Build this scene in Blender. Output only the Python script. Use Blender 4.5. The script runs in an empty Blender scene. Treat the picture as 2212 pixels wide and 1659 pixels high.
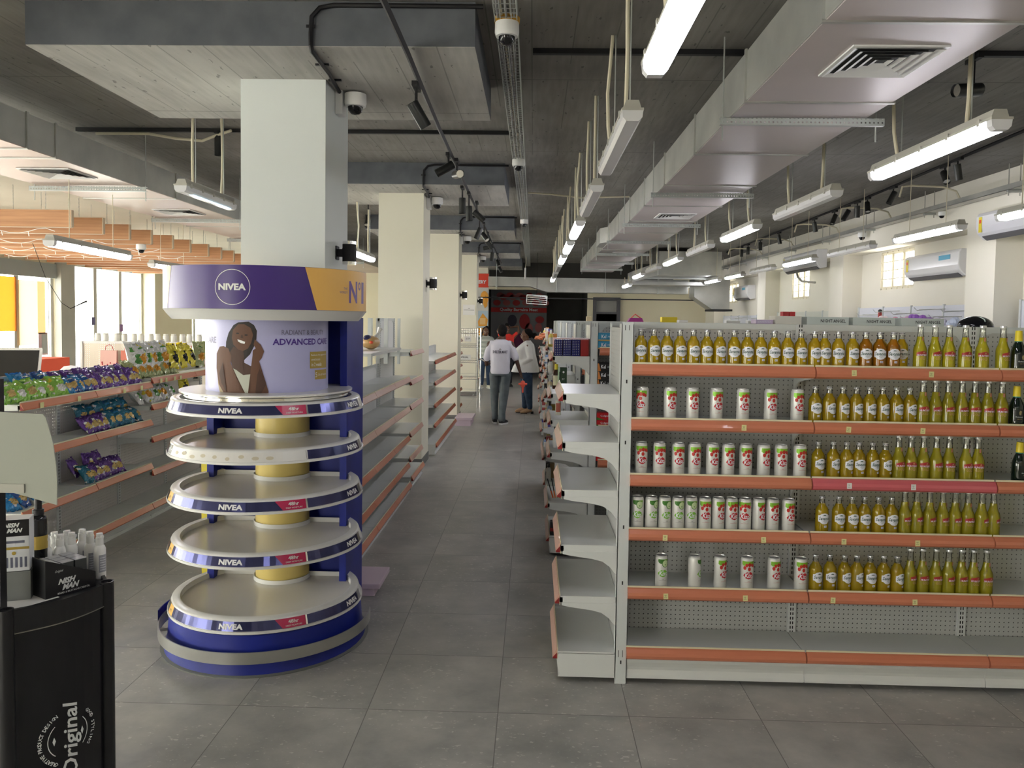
import bpy, bmesh, math, random
from mathutils import Vector, Matrix, Euler, Quaternion
random.seed(7)
SC = bpy.context.scene
COL = SC.collection
PI = math.pi

# ------------------------------------------------------------------ camera, world, exposure
def make_camera():
    F, CX, CY, YAW, PIT, ROL, H = 1702.47, 1105.39, 769.78, -.0267, -.0463, .0147, 1.8025
    W, Hh = 2212, 1659
    fw = Vector((math.sin(YAW)*math.cos(PIT), math.cos(YAW)*math.cos(PIT), math.sin(PIT)))
    r = Vector((math.cos(YAW), -math.sin(YAW), 0)); u = r.cross(fw)
    r2 = r*math.cos(ROL) + u*math.sin(ROL); u2 = -r*math.sin(ROL) + u*math.cos(ROL)
    cam = bpy.data.cameras.new('camera'); ob = bpy.data.objects.new('camera', cam)
    COL.objects.link(ob)
    m = Matrix((r2, u2, -fw)).transposed().to_4x4(); m.translation = Vector((0, 0, H))
    ob.matrix_world = m
    cam.sensor_fit = 'HORIZONTAL'; cam.sensor_width = 36
    cam.lens = F/W*36
    cam.shift_x = (W/2-CX)/W
    cam.shift_y = (CY-Hh/2)/W
    cam.clip_start = .05; cam.clip_end = 200
    SC.camera = ob
make_camera()
wd = bpy.data.worlds.new('world'); SC.world = wd; wd.use_nodes = True
wd.node_tree.nodes['Background'].inputs[0].default_value = (1.0, .96, .87, 1)
wd.node_tree.nodes['Background'].inputs[1].default_value = 12.5
SC.view_settings.view_transform = 'Standard'
SC.view_settings.look = 'None'
SC.view_settings.exposure = 0.08
SC.view_settings.gamma = 1.0
SC.view_settings.use_curve_mapping = False
TUBE = 24.0          # emission of a lit tube lamp

# ------------------------------------------------------------------ materials
MATS = {}
def mat(name, col=(.8, .8, .8), rough=.5, metal=0., emit=0., ecol=None, trans=0., ior=1.45, alpha=1., coat=0.):
    if name in MATS: return MATS[name]
    m = bpy.data.materials.new(name); m.use_nodes = True
    b = m.node_tree.nodes['Principled BSDF']
    b.inputs['Base Color'].default_value = (*col, 1)
    b.inputs['Roughness'].default_value = rough
    b.inputs['Metallic'].default_value = metal
    b.inputs['IOR'].default_value = ior
    b.inputs['Transmission Weight'].default_value = trans
    b.inputs['Alpha'].default_value = alpha
    b.inputs['Coat Weight'].default_value = coat
    if emit:
        b.inputs['Emission Color'].default_value = (*(ecol or col), 1)
        b.inputs['Emission Strength'].default_value = emit
    MATS[name] = m
    return m
def nodes(m): return m.node_tree.nodes, m.node_tree.links, m.node_tree.nodes['Principled BSDF']
def N(nt, t, **k):
    n = nt.new(t)
    for a, v in k.items():
        if a.startswith('i_'): n.inputs[a[2:].replace('_', ' ')].default_value = v
        else: setattr(n, a, v)
    return n
def ramp(nt, stops):
    r = nt.new('ShaderNodeValToRGB')
    e = r.color_ramp.elements
    e[0].position, e[0].color = stops[0][0], (*stops[0][1], 1)
    e[1].position, e[1].color = stops[-1][0], (*stops[-1][1], 1)
    for p, c in stops[1:-1]:
        x = e.new(p); x.color = (*c, 1)
    return r
def noisy(name, c1, c2, scale=3., rough=.6, stretch=(1, 1, 1), detail=6., bump=0., metal=0., lo=.3, hi=.7):
    if name in MATS: return MATS[name]
    m = mat(name, c1, rough, metal); nt, l, b = nodes(m)
    tc = N(nt, 'ShaderNodeTexCoord'); mp = N(nt, 'ShaderNodeMapping'); mp.inputs['Scale'].default_value = stretch
    no = N(nt, 'ShaderNodeTexNoise', i_Scale=scale, i_Detail=detail)
    r = ramp(nt, [(lo, c1), (hi, c2)])
    l.new(tc.outputs['Object'], mp.inputs[0]); l.new(mp.outputs[0], no.inputs['Vector'])
    l.new(no.outputs['Fac'], r.inputs[0]); l.new(r.outputs[0], b.inputs['Base Color'])
    if bump:
        bp = N(nt, 'ShaderNodeBump', i_Strength=bump, i_Distance=.01)
        l.new(no.outputs['Fac'], bp.inputs['Height']); l.new(bp.outputs[0], b.inputs['Normal'])
    return m
def M_(nt, op, a, b=None):
    n = nt.new('ShaderNodeMath'); n.operation = op
    for i, v in enumerate((a, b)):
        if v is None: continue
        if isinstance(v, (int, float)): n.inputs[i].default_value = v
        else: m_links.new(v, n.inputs[i])
    return n.outputs[0]
m_links = None

def floor_mat():
    global m_links
    m = mat('floor_tile', (.12, .12, .11), .34); nt, l, b = nodes(m); m_links = l
    tc = N(nt, 'ShaderNodeTexCoord'); sp = N(nt, 'ShaderNodeSeparateXYZ'); l.new(tc.outputs['Object'], sp.inputs[0])
    def edge(o, off):
        f = M_(nt, 'FRACT', M_(nt, 'DIVIDE', M_(nt, 'SUBTRACT', o, off), .6))
        return M_(nt, 'LESS_THAN', M_(nt, 'MINIMUM', f, M_(nt, 'SUBTRACT', 1., f)), .0035)
    ex = edge(sp.outputs[0], -.734-60); ey = edge(sp.outputs[1], 3.536-60)
    e = M_(nt, 'MAXIMUM', ex, ey)
    def cell(o, off): return M_(nt, 'FLOOR', M_(nt, 'DIVIDE', M_(nt, 'SUBTRACT', o, off), .6))
    cv = N(nt, 'ShaderNodeCombineXYZ'); l.new(cell(sp.outputs[0], -.734-60), cv.inputs[0]); l.new(cell(sp.outputs[1], 3.536-60), cv.inputs[1])
    wn = N(nt, 'ShaderNodeTexWhiteNoise'); l.new(cv.outputs[0], wn.inputs['Vector'])
    va = N(nt, 'ShaderNodeVectorMath', operation='ADD'); sc = N(nt, 'ShaderNodeVectorMath', operation='SCALE'); sc.inputs['Scale'].default_value = 9
    l.new(wn.outputs['Color'], sc.inputs[0]); l.new(tc.outputs['Object'], va.inputs[0]); l.new(sc.outputs[0], va.inputs[1])
    n1 = N(nt, 'ShaderNodeTexNoise', i_Scale=3.2, i_Detail=8., i_Roughness=.62)
    l.new(va.outputs[0], n1.inputs['Vector'])
    r1 = ramp(nt, [(.28, (.25, .255, .24)), (.5, (.36, .355, .33)), (.75, (.48, .47, .43))])
    l.new(n1.outputs['Fac'], r1.inputs[0])
    mp = N(nt, 'ShaderNodeMapping'); mp.inputs['Scale'].default_value = (1, 1.9, 1); l.new(va.outputs[0], mp.inputs[0])
    n2 = N(nt, 'ShaderNodeTexNoise', i_Scale=34., i_Detail=3.); l.new(mp.outputs[0], n2.inputs['Vector'])
    n3 = N(nt, 'ShaderNodeTexNoise', i_Scale=2.3, i_Detail=2.); l.new(va.outputs[0], n3.inputs['Vector'])
    fl = M_(nt, 'MULTIPLY', M_(nt, 'GREATER_THAN', n2.outputs['Fac'], .655), M_(nt, 'GREATER_THAN', n3.outputs['Fac'], .47))
    mx = N(nt, 'ShaderNodeMixRGB'); l.new(M_(nt, 'MULTIPLY', fl, .5), mx.inputs[0]); l.new(r1.outputs[0], mx.inputs[1]); mx.inputs[2].default_value = (.68, .68, .62, 1)
    m2 = N(nt, 'ShaderNodeMixRGB'); l.new(M_(nt, 'MULTIPLY', e, .8), m2.inputs[0]); l.new(mx.outputs[0], m2.inputs[1]); m2.inputs[2].default_value = (.11, .11, .10, 1)
    l.new(m2.outputs[0], b.inputs['Base Color'])
    rr = ramp(nt, [(.3, (.30,)*3), (.7, (.46,)*3)]); l.new(n1.outputs['Fac'], rr.inputs[0]); l.new(rr.outputs[0], b.inputs['Roughness'])
    bp = N(nt, 'ShaderNodeBump', i_Strength=.12, i_Distance=.004); l.new(n2.outputs['Fac'], bp.inputs['Height']); l.new(bp.outputs[0], b.inputs['Normal'])
    return m
def concrete(name, c1, c2):
    global m_links
    m = mat(name, c1, .85); nt, l, b = nodes(m); m_links = l
    tc = N(nt, 'ShaderNodeTexCoord'); sp = N(nt, 'ShaderNodeSeparateXYZ'); l.new(tc.outputs['Object'], sp.inputs[0])
    n1 = N(nt, 'ShaderNodeTexNoise', i_Scale=1.3, i_Detail=7.); l.new(tc.outputs['Object'], n1.inputs['Vector'])
    mp = N(nt, 'ShaderNodeMapping'); mp.inputs['Scale'].default_value = (9, .8, 3); l.new(tc.outputs['Object'], mp.inputs[0])
    n2 = N(nt, 'ShaderNodeTexNoise', i_Scale=3., i_Detail=5.); l.new(mp.outputs[0], n2.inputs['Vector'])
    mp3 = N(nt, 'ShaderNodeMapping'); mp3.inputs['Scale'].default_value = (3, 1, 1); l.new(tc.outputs['Object'], mp3.inputs[0])
    n3 = N(nt, 'ShaderNodeTexNoise', i_Scale=9., i_Detail=2.); l.new(mp3.outputs[0], n3.inputs['Vector'])
    mixf = M_(nt, 'ADD', M_(nt, 'MULTIPLY', n1.outputs['Fac'], .6), M_(nt, 'MULTIPLY', n2.outputs['Fac'], .4))
    r1 = ramp(nt, [(.35, c1), (.65, c2)]); l.new(mixf, r1.inputs[0])
    fx = M_(nt, 'FRACT', M_(nt, 'DIVIDE', M_(nt, 'ADD', sp.outputs[0], 60.1), .26))
    fx2 = M_(nt, 'FRACT', M_(nt, 'DIVIDE', M_(nt, 'ADD', sp.outputs[1], 60.1), 2.44))
    ln = M_(nt, 'MAXIMUM', M_(nt, 'MULTIPLY', M_(nt, 'LESS_THAN', fx, .03), M_(nt, 'GREATER_THAN', n1.outputs['Fac'], .47)), M_(nt, 'LESS_THAN', fx2, .006))
    dk = M_(nt, 'MAXIMUM', M_(nt, 'MULTIPLY', ln, .45), M_(nt, 'MULTIPLY', M_(nt, 'GREATER_THAN', n3.outputs['Fac'], .70), .6))
    mx = N(nt, 'ShaderNodeMixRGB'); l.new(dk, mx.inputs[0]); l.new(r1.outputs[0], mx.inputs[1]); mx.inputs[2].default_value = (c1[0]*.35, c1[1]*.35, c1[2]*.35, 1)
    l.new(mx.outputs[0], b.inputs['Base Color'])
    bp = N(nt, 'ShaderNodeBump', i_Strength=.35, i_Distance=.01); l.new(mixf, bp.inputs['Height']); l.new(bp.outputs[0], b.inputs['Normal'])
    return m
def perforated(name, col, sx=.0242, rad=.15, rough=.45):
    """enamelled sheet with real see-through punched holes on a square grid (local x, z)"""
    global m_links
    m = mat(name, col, rough); nt, l, b = nodes(m); m_links = l
    tc = N(nt, 'ShaderNodeTexCoord'); sp = N(nt, 'ShaderNodeSeparateXYZ'); l.new(tc.outputs['Object'], sp.inputs[0])
    def c(o): return M_(nt, 'SUBTRACT', M_(nt, 'FRACT', M_(nt, 'DIVIDE', M_(nt, 'ADD', o, 10.), sx)), .5)
    a, d = c(sp.outputs[0]), c(sp.outputs[2])
    r2 = M_(nt, 'ADD', M_(nt, 'MULTIPLY', a, a), M_(nt, 'MULTIPLY', d, d))
    hole = M_(nt, 'GREATER_THAN', r2, rad*rad)
    l.new(hole, b.inputs['Alpha'])
    return m
def slotted(name, col):
    """upright with two columns of dark punched slots (local x across, z up)"""
    global m_links
    m = mat(name, col, .45); nt, l, b = nodes(m); m_links = l
    tc = N(nt, 'ShaderNodeTexCoord'); sp = N(nt, 'ShaderNodeSeparateXYZ'); l.new(tc.outputs['Object'], sp.inputs[0])
    z = M_(nt, 'FRACT', M_(nt, 'DIVIDE', M_(nt, 'ADD', sp.outputs[2], 10.), .0245))
    xx = M_(nt, 'ABSOLUTE', M_(nt, 'SUBTRACT', M_(nt, 'ABSOLUTE', sp.outputs[0]), .006))
    s = M_(nt, 'MULTIPLY', M_(nt, 'LESS_THAN', xx, .0028), M_(nt, 'LESS_THAN', z, .62))
    mx = N(nt, 'ShaderNodeMixRGB'); l.new(s, mx.inputs[0]); mx.inputs[1].default_value = (*col, 1); mx.inputs[2].default_value = (.015, .015, .015, 1)
    l.new(mx.outputs[0], b.inputs['Base Color'])
    return m
def dyed_glass(name, tint, body, bmix=.35, gloss=.12):
    """bottle filled with drink: tinted see-through, a little cloudy, glossy skin"""
    m = bpy.data.materials.new(name); m.use_nodes = True; nt, l = m.node_tree.nodes, m.node_tree.links
    nt.clear()
    out = nt.new('ShaderNodeOutputMaterial'); tr = nt.new('ShaderNodeBsdfTransparent'); tr.inputs[0].default_value = (*tint, 1)
    tl = nt.new('ShaderNodeBsdfTranslucent'); tl.inputs[0].default_value = (*body, 1)
    df = nt.new('ShaderNodeBsdfDiffuse'); df.inputs[0].default_value = (*body, 1)
    m0 = nt.new('ShaderNodeMixShader'); l.new(tl.outputs[0], m0.inputs[1]); l.new(df.outputs[0], m0.inputs[2])
    m1 = nt.new('ShaderNodeMixShader'); m1.inputs[0].default_value = bmix; l.new(tr.outputs[0], m1.inputs[1]); l.new(m0.outputs[0], m1.inputs[2])
    gl = nt.new('ShaderNodeBsdfGlossy'); gl.inputs['Roughness'].default_value = .06
    lw = nt.new('ShaderNodeLayerWeight'); lw.inputs[0].default_value = .25
    ma = nt.new('ShaderNodeMath'); ma.operation = 'MAXIMUM'; ma.inputs[1].default_value = gloss*.4; l.new(lw.outputs['Fresnel'], ma.inputs[0])
    m2 = nt.new('ShaderNodeMixShader'); l.new(ma.outputs[0], m2.inputs[0]); l.new(m1.outputs[0], m2.inputs[1]); l.new(gl.outputs[0], m2.inputs[2])
    l.new(m2.outputs[0], out.inputs[0]); MATS[name] = m
    return m

FLOOR = floor_mat()
SLAB = concrete('slab_concrete', (.175, .166, .152), (.27, .258, .235))
DROP = concrete('drop_concrete_lit', (.34, .33, .305), (.50, .49, .455))  # same concrete as the slab, window light put into a lighter colour
BEAMSIDE = noisy('shaded_beam_paint', (.10, .11, .125), (.14, .15, .165), 6, .8, bump=.3)  # grey side paint, its unlit shade put into the dark bluish tone
CREAM = noisy('cream_wall_paint', (.74, .68, .50), (.78, .73, .55), 1.2, .7)
COLPAINT1 = noisy('column_paint_grey_white', (.72, .76, .74), (.75, .79, .77), 1.4, .55)
COLPAINT = noisy('column_paint', (.77, .74, .60), (.80, .77, .64), 1.4, .6)
WALLW = noisy('white_wall_paint', (.76, .73, .63), (.80, .77, .68), 1.1, .7)
DARKW = noisy('dark_shade_paint', (.035, .034, .03), (.05, .048, .042), 2, .8)  # darkness of the far end put into the wall colour
SHELF = mat('shelf_enamel', (.66, .68, .66), .28)
SHELFM = mat('post_enamel', (.62, .655, .645), .38)
PERF = perforated('perforated_panel', (.50, .51, .50))
PERFL = perforated('perforated_panel_large', (.56, .53, .51), .0242, .17)
SLOT = slotted('slotted_upright', (.62, .64, .64))
COPPER = mat('copper_rail', (.60, .205, .115), .27, coat=.4)
PINKR = mat('pink_rail', (.62, .13, .15), .27, coat=.4)
PALER = mat('pale_rail', (.66, .40, .31), .30, coat=.3)
REDCAP = mat('red_plastic', (.24, .015, .015), .4)
LIP = mat('rail_lip', (.72, .68, .48), .4)
TAGY = mat('tag_yellow', (.72, .68, .32), .6)
TAGW = mat('tag_white', (.80, .78, .76), .6)
INK = mat('print_ink', (.03, .03, .03), .6)
BLACK = mat('black_plastic', (.012, .012, .014), .35)
BLACKM = mat('black_metal', (.012, .012, .014), .6)
BLKGLOSS = mat('black_gloss', (.01, .01, .012), .12)
WHITE = mat('white_plastic', (.82, .82, .80), .35)
WHITEP = mat('white_paper', (.80, .79, .76), .8)
GALV = noisy('galvanised_sheet', (.42, .43, .41), (.60, .60, .56), 2.2, .42, detail=8, metal=.75)
DUCTB = noisy('duct_underside', (.50, .445, .44), (.56, .495, .485), 1.1, .36, metal=.15)
DUCTL = noisy('duct_underside_warm', (.42, .325, .275), (.48, .38, .32), 1.3, .4, metal=.15)
STEEL = mat('zinc_steel', (.48, .50, .48), .4, .6)
CHROME = mat('chrome', (.85, .85, .86), .12, 1.)
SATIN = noisy('brushed_steel', (.42, .42, .40), (.52, .52, .49), 3, .33, metal=.8)
CONDUIT = mat('cream_conduit', (.66, .61, .46), .5)
LAMPG = mat('lamp_housing', (.46, .45, .40), .5)
LAMPC = mat('lamp_cover_off', (.74, .74, .76), .18)
LIT = mat('lamp_cover_lit', (1, 1, 1), .4, emit=TUBE, ecol=(.93, .92, 1.0))
LITG = mat('lamp_cover_green', (1, 1, 1), .4, emit=TUBE*.22, ecol=(.85, 1.0, .85))
LITB = mat('tube_reflection_blue', (1, 1, 1), .4, emit=TUBE*.14, ecol=(.55, .85, 1.0))  # bluish reflection on an unlit tube, painted as a weak glow
WOOD = noisy('veneer', (.36, .165, .075), (.50, .255, .12), 3, .5, stretch=(.6, 3, 9))
WOODE = mat('veneer_edge', (.50, .40, .28), .6)
NBLUE = noisy('stand_blue', (.004, .014, .20), (.008, .02, .28), 5, .45)
NWHITE = mat('stand_white', (.74, .74, .72), .22)
NDECK = mat('stand_deck', (.64, .62, .57), .18)
NPURPLE = mat('banner_purple', (.055, .025, .20), .35)
NORANGE = mat('banner_orange', (.86, .50, .12), .35)
NLILAC = mat('poster_lilac', (.46, .46, .72), .35)
NYELLOW = mat('stand_yellow', (.66, .52, .17), .3)
NAVYF = mat('navy_foil', (.055, .06, .16), .14, .55)
MAGENTA = mat('magenta_print', (.50, .02, .09), .25)
LOGO = mat('logo_white', (.80, .81, .80), .4)
GOLD = mat('gold_print', (.42, .30, .06), .35)
SKINM = mat('skin_brown', (.105, .048, .028), .5)

# ------------------------------------------------------------------ mesh builder
class MB:
    def __init__(s): s.v = []; s.f = []; s.m = []; s.mats = []
    def mi(s, m):
        if m not in s.mats: s.mats.append(m)
        return s.mats.index(m)
    def add(s, verts, faces, m, tf=None):
        b = len(s.v)
        for p in verts:
            p = Vector(p)
            if tf: p = tf @ p
            s.v.append(p)
        k = s.mi(m)
        for f in faces: s.f.append([b+i for i in f]); s.m.append(k)
        return s
    def box(s, x0, x1, y0, y1, z0, z1, m, tf=None):
        v = [(x, y, z) for x in (x0, x1) for y in (y0, y1) for z in (z0, z1)]
        return s.add(v, [(0, 1, 3, 2), (4, 6, 7, 5), (0, 4, 5, 1), (2, 3, 7, 6), (0, 2, 6, 4), (1, 5, 7, 3)], m, tf)
    def prism(s, poly, a0, a1, axis, m, tf=None):
        """poly: 2D points; extruded along axis between a0 and a1 (axis x: poly=(y,z); y: (x,z); z: (x,y))"""
        n = len(poly)
        def P(p, a):
            return {'x': (a, p[0], p[1]), 'y': (p[0], a, p[1]), 'z': (p[0], p[1], a)}[axis]
        v = [P(p, a0) for p in poly] + [P(p, a1) for p in poly]
        f = [list(range(n))[::-1], [n+i for i in range(n)]] + [(i, (i+1) % n, n+(i+1) % n, n+i) for i in range(n)]
        return s.add(v, f, m, tf)
    def tube(s, pts, r, m, n=8, cap=True, flat=1., tf=None):
        pts = [Vector(p) for p in pts]
        rs = r if isinstance(r, (list, tuple)) else [r]*len(pts)
        v = []; up = None
        for i, p in enumerate(pts):
            a = pts[max(i-1, 0)]; b = pts[min(i+1, len(pts)-1)]
            t = (b-a).normalized()
            if up is None:
                up = Vector((0, 0, 1)) if abs(t.z) < .9 else Vector((0, 1, 0))
            e1 = up.cross(t)
            if e1.length < 1e-5: e1 = Vector((1, 0, 0)).cross(t)
            e1.normalize(); e2 = t.cross(e1); up = e2
            for k in range(n):
                an = 2*PI*k/n
                v.append(p + e1*math.cos(an)*rs[i] + e2*math.sin(an)*rs[i]*flat)
        f = []
        for i in range(len(pts)-1):
            for k in range(n): f.append((i*n+k, i*n+(k+1) % n, (i+1)*n+(k+1) % n, (i+1)*n+k))
        if cap:
            f.append(list(range(n))[::-1]); f.append([(len(pts)-1)*n+k for k in range(n)])
        return s.add(v, f, m, tf)
    def lathe(s, prof, c, m, n=24, a0=0., a1=2*PI, tf=None, caps=True):
        """prof: (r, z) list; angle 0 faces -y"""
        full = abs(a1-a0-2*PI) < 1e-6; k = n if full else n+1
        v = []
        for r, z in prof:
            for i in range(k):
                a = a0+(a1-a0)*i/n
                v.append((c[0]+r*math.sin(a), c[1]-r*math.cos(a), c[2]+z))
        f = []
        for j in range(len(prof)-1):
            for i in range(n):
                i2 = (i+1) % k
                f.append((j*k+i, j*k+i2, (j+1)*k+i2, (j+1)*k+i))
        if full and caps:
            if prof[0][0] > 1e-6: f.append(list(range(k))[::-1])
            if prof[-1][0] > 1e-6: f.append([(len(prof)-1)*k+i for i in range(k)])
        return s.add(v, f, m, tf)
    def ell(s, c, r, m, n=12, k=8, tf=None):
        v = []; f = []
        for j in range(k+1):
            ph = PI*j/k
            for i in range(n):
                a = 2*PI*i/n
                v.append((c[0]+r[0]*math.sin(ph)*math.cos(a), c[1]+r[1]*math.sin(ph)*math.sin(a), c[2]+r[2]*math.cos(ph)))
        for j in range(k):
            for i in range(n): f.append((j*n+i, (j+1)*n+i, (j+1)*n+(i+1) % n, j*n+(i+1) % n))
        return s.add(v, f, m, tf)
    def build(s, name, parent=None, smooth=False, world=True, bevel=0., recalc=True):
        me = bpy.data.meshes.new(name)
        off = Vector(parent.location) if (parent is not None and world) else Vector((0, 0, 0))
        me.from_pydata([tuple(p-off) for p in s.v], [], s.f)
        for m in s.mats: me.materials.append(m)
        for p, k in zip(me.polygons, s.m): p.material_index = k; p.use_smooth = bool(smooth)
        if recalc:
            bm = bmesh.new(); bm.from_mesh(me)
            if smooth: bmesh.ops.remove_doubles(bm, verts=bm.verts, dist=1e-6)
            bmesh.ops.recalc_face_normals(bm, faces=bm.faces); bm.to_mesh(me); bm.free()
        if smooth: 
            try: me.set_sharp_from_angle(angle=math.radians(40))
            except Exception: pass
        o = bpy.data.objects.new(name, me); COL.objects.link(o)
        if parent is not None: o.parent = parent
        if bevel:
            b = o.modifiers.new('bevel', 'BEVEL'); b.width = bevel; b.segments = 2; b.limit_method = 'ANGLE'
        return o
def tag(o, label, cat, group=None, kind=None):
    if label: o['label'] = label
    if cat: o['category'] = cat
    if group: o['group'] = group
    if kind: o['kind'] = kind
    return o
def thing(name, label, cat, loc=(0, 0, 0), group=None, rz=0.):
    o = bpy.data.objects.new(name, None); COL.objects.link(o); o.location = loc; o.rotation_euler = (0, 0, rz)
    o.empty_display_size = .05
    return tag(o, label, cat, group)
def struct(mb, name, **k):
    o = mb.build(name, **k); o['kind'] = 'structure'; return o
def dup(o, parent=None):
    c = o.copy(); COL.objects.link(c)
    if parent is not None: c.parent = parent
    for ch in list(o.children): dup(ch, c)
    return c
def place(proto, used, loc, rot=(0, 0, 0), label=None, group=None, cat=None, scale=None):
    """first call uses the prototype itself, later calls copy it with its parts"""
    if proto.name not in used: used.add(proto.name); o = proto
    else: o = dup(proto)
    o.location = loc; o.rotation_euler = rot
    if label: o['label'] = label
    if group: o['group'] = group
    if cat: o['category'] = cat
    if scale: o.scale = scale
    return o
USED = set()
ORD = ['first', 'second', 'third', 'fourth', 'fifth', 'sixth', 'seventh', 'eighth', 'ninth', 'tenth', 'eleventh', 'twelfth', 'thirteenth', 'fourteenth',
       'fifteenth', 'sixteenth', 'seventeenth', 'eighteenth', 'nineteenth', 'twentieth', 'twenty-first', 'twenty-second', 'twenty-third', 'twenty-fourth']

# ------------------------------------------------------------------ lettering and flat prints wrapped on surfaces
def text_geo(s, size=1., bold=0., shear=0., align='CENTER', space=1., res=2):
    cu = bpy.data.curves.new('t', 'FONT'); cu.body = s; cu.size = size; cu.offset = bold; cu.shear = shear
    cu.align_x = align; cu.align_y = 'CENTER'; cu.space_character = space; cu.resolution_u = res
    o = bpy.data.objects.new('t', cu); COL.objects.link(o)
    dg = bpy.context.evaluated_depsgraph_get(); dg.update()
    me = bpy.data.meshes.new_from_object(o.evaluated_get(dg))
    v = [(p.co.x, p.co.y) for p in me.vertices]; f = [list(p.vertices) for p in me.polygons]
    bpy.data.objects.remove(o); bpy.data.curves.remove(cu); bpy.data.meshes.remove(me)
    return v, f
def print_on(mb, geo, m, fn, step=None, pos=(0, 0), w=None, h=None, rot=0.):
    """geo (2D verts, faces) scaled to width w / height h about its centre, moved to pos, cut every `step`, mapped by fn(s, z)->xyz"""
    v, f = geo
    if not v: return
    xs = [p[0] for p in v]; ys = [p[1] for p in v]
    cx, cy = (min(xs)+max(xs))/2, (min(ys)+max(ys))/2
    sx = w/(max(xs)-min(xs)) if w else None
    sy = h/(max(ys)-min(ys)) if h else None
    if sx is None: sx = sy if sy else 1
    if sy is None: sy = sx
    ca, sa = math.cos(rot), math.sin(rot)
    pts = []
    for x, y in v:
        x, y = (x-cx)*sx, (y-cy)*sy
        pts.append((pos[0]+x*ca-y*sa, pos[1]+x*sa+y*ca))
    flat(mb, pts, f, m, fn, step)
def flat(mb, pts, faces, m, fn, step=None):
    bm = bmesh.new(); vs = [bm.verts.new((x, 0, y)) for x, y in pts]
    for f in faces:
        try: bm.faces.new([vs[i] for i in f])
        except ValueError: pass
    bmesh.ops.triangulate(bm, faces=bm.faces[:])
    if step:
        xs = [p[0] for p in pts]; k = math.floor(min(xs)/step)+1
        while k*step < max(xs):
            bmesh.ops.bisect_plane(bm, geom=bm.verts[:]+bm.edges[:]+bm.faces[:], plane_co=(k*step, 0, 0), plane_no=(1, 0, 0)); k += 1
    bm.verts.index_update()
    mb.add([fn(v.co.x, v.co.z) for v in bm.verts], [[v.index for v in f.verts] for f in bm.faces], m)
    bm.free()
def poly(mb, pts, m, fn, step=None): flat(mb, pts, [list(range(len(pts)))], m, fn, step)
def rect(mb, x0, x1, z0, z1, m, fn, step=None): poly(mb, [(x0, z0), (x1, z0), (x1, z1), (x0, z1)], m, fn, step)
def ellipse_pts(cx, cz, rx, rz, n=20): return [(cx+rx*math.cos(2*PI*i/n), cz+rz*math.sin(2*PI*i/n)) for i in range(n)]
def on_cyl(cx, cy, r, cz=0., ang=0.):
    return lambda s, z: (cx+r*math.sin(s/r+ang), cy-r*math.cos(s/r+ang), cz+z)
def on_plane(o, ex, ez):
    o, ex, ez = Vector(o), Vector(ex), Vector(ez)
    return lambda s, z: o+ex*s+ez*z
exec_parts = []

# ================================================================== THE ROOM
XL, XR, YF, YB, ZC = -9.0, 5.52, -4.0, 24.0, 3.54
mb = MB(); mb.box(XL-.3, XR+.3, YF-.3, 27.6, -.1, 0, FLOOR); struct(mb, 'floor')
mb = MB(); mb.box(XL-.3, XR+.3, YF-.3, 27.6, ZC, ZC+.25, SLAB); struct(mb, 'ceiling')
def wall_x(name, x0, x1, y0, y1, holes, m, z1=ZC):
    """wall between planes x0,x1 with rectangular openings (y0,y1,z0,z1)"""
    mb = MB(); cuts = sorted(holes); y = y0
    for a, b, c, d in cuts:
        mb.box(x0, x1, y, a, 0, z1, m)
        if c > 0: mb.box(x0, x1, a, b, 0, c, m)
        mb.box(x0, x1, a, b, d, z1, m); y = b
    mb.box(x0, x1, y, y1, 0, z1, m)
    struct(mb, name)
def wall_y(name, y0, y1, x0, x1, holes, m, z1=ZC):
    mb = MB(); x = x0
    for a, b, c, d in sorted(holes):
        mb.box(x, a, y0, y1, 0, z1, m)
        if c > 0: mb.box(a, b, y0, y1, 0, c, m)
        mb.box(a, b, y0, y1, d, z1, m); x = b
    mb.box(x, x1, y0, y1, 0, z1, m)
    struct(mb, name)
LW = [(-2.5, 1.2, .45, 2.8), (2.0, 7.5, .45, 2.8), (8.3, 14.62, .40, 2.72), (15.07, 18.03, 0, 2.80), (20.0, 21.6, .4, 2.75), (22.2, 23.5, .6, 2.7)]  # nearest openings are unseen windows, added to let light in
wall_x('wall_left', XL-.25, XL, YF, YB, LW, CREAM)
RW = [(11.66, 12.75, 2.36, 2.95), (16.02, 17.06, 2.32, 2.93), (21.48, 22.55, 2.36, 2.9)]
wall_x('wall_right', XR, XR+.25, YF, YB, RW, WALLW)
wall_y('wall_front', YF-.25, YF, XL-.25, XR+.25, [(-7, -4.4, .3, 2.6)], CREAM)
wall_y('wall_back', YB, YB+.2, XL-.25, XR+.25, [(-1.95, 1.64, 0, 2.72), (1.80, 2.60, 0, 2.52)], CREAM)
mb = MB(); mb.box(-2.15, -1.95, YB+.2, 27, 0, 2.9, DARKW); mb.box(1.64, 1.80, YB+.2, 27, 0, 2.9, DARKW); mb.box(2.6, 2.8, YB+.2, 27, 0, 2.9, DARKW); mb.box(-2.15, 2.8, 27, 27.2, 0, 2.9, DARKW)
mb.box(-2.15, 2.8, YB+.2, 27.2, 2.9, 3.0, DARKW); struct(mb, 'wall_added_alcove')  # alcove added to darken the far end around the banner
mb = MB(); mb.box(XL, -4.95, 1, YB, 3.42, ZC, noisy('soffit_paint', (.40, .375, .30), (.44, .41, .33), 1.2, .8)); struct(mb, 'ceiling_soffit')
mb = MB(); mb.box(-1.9, 4.2, YB-.02, YB, 2.9, ZC, DARKW); struct(mb, 'trim_9')  # dark band painted in for the unlit void above the duct
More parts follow.
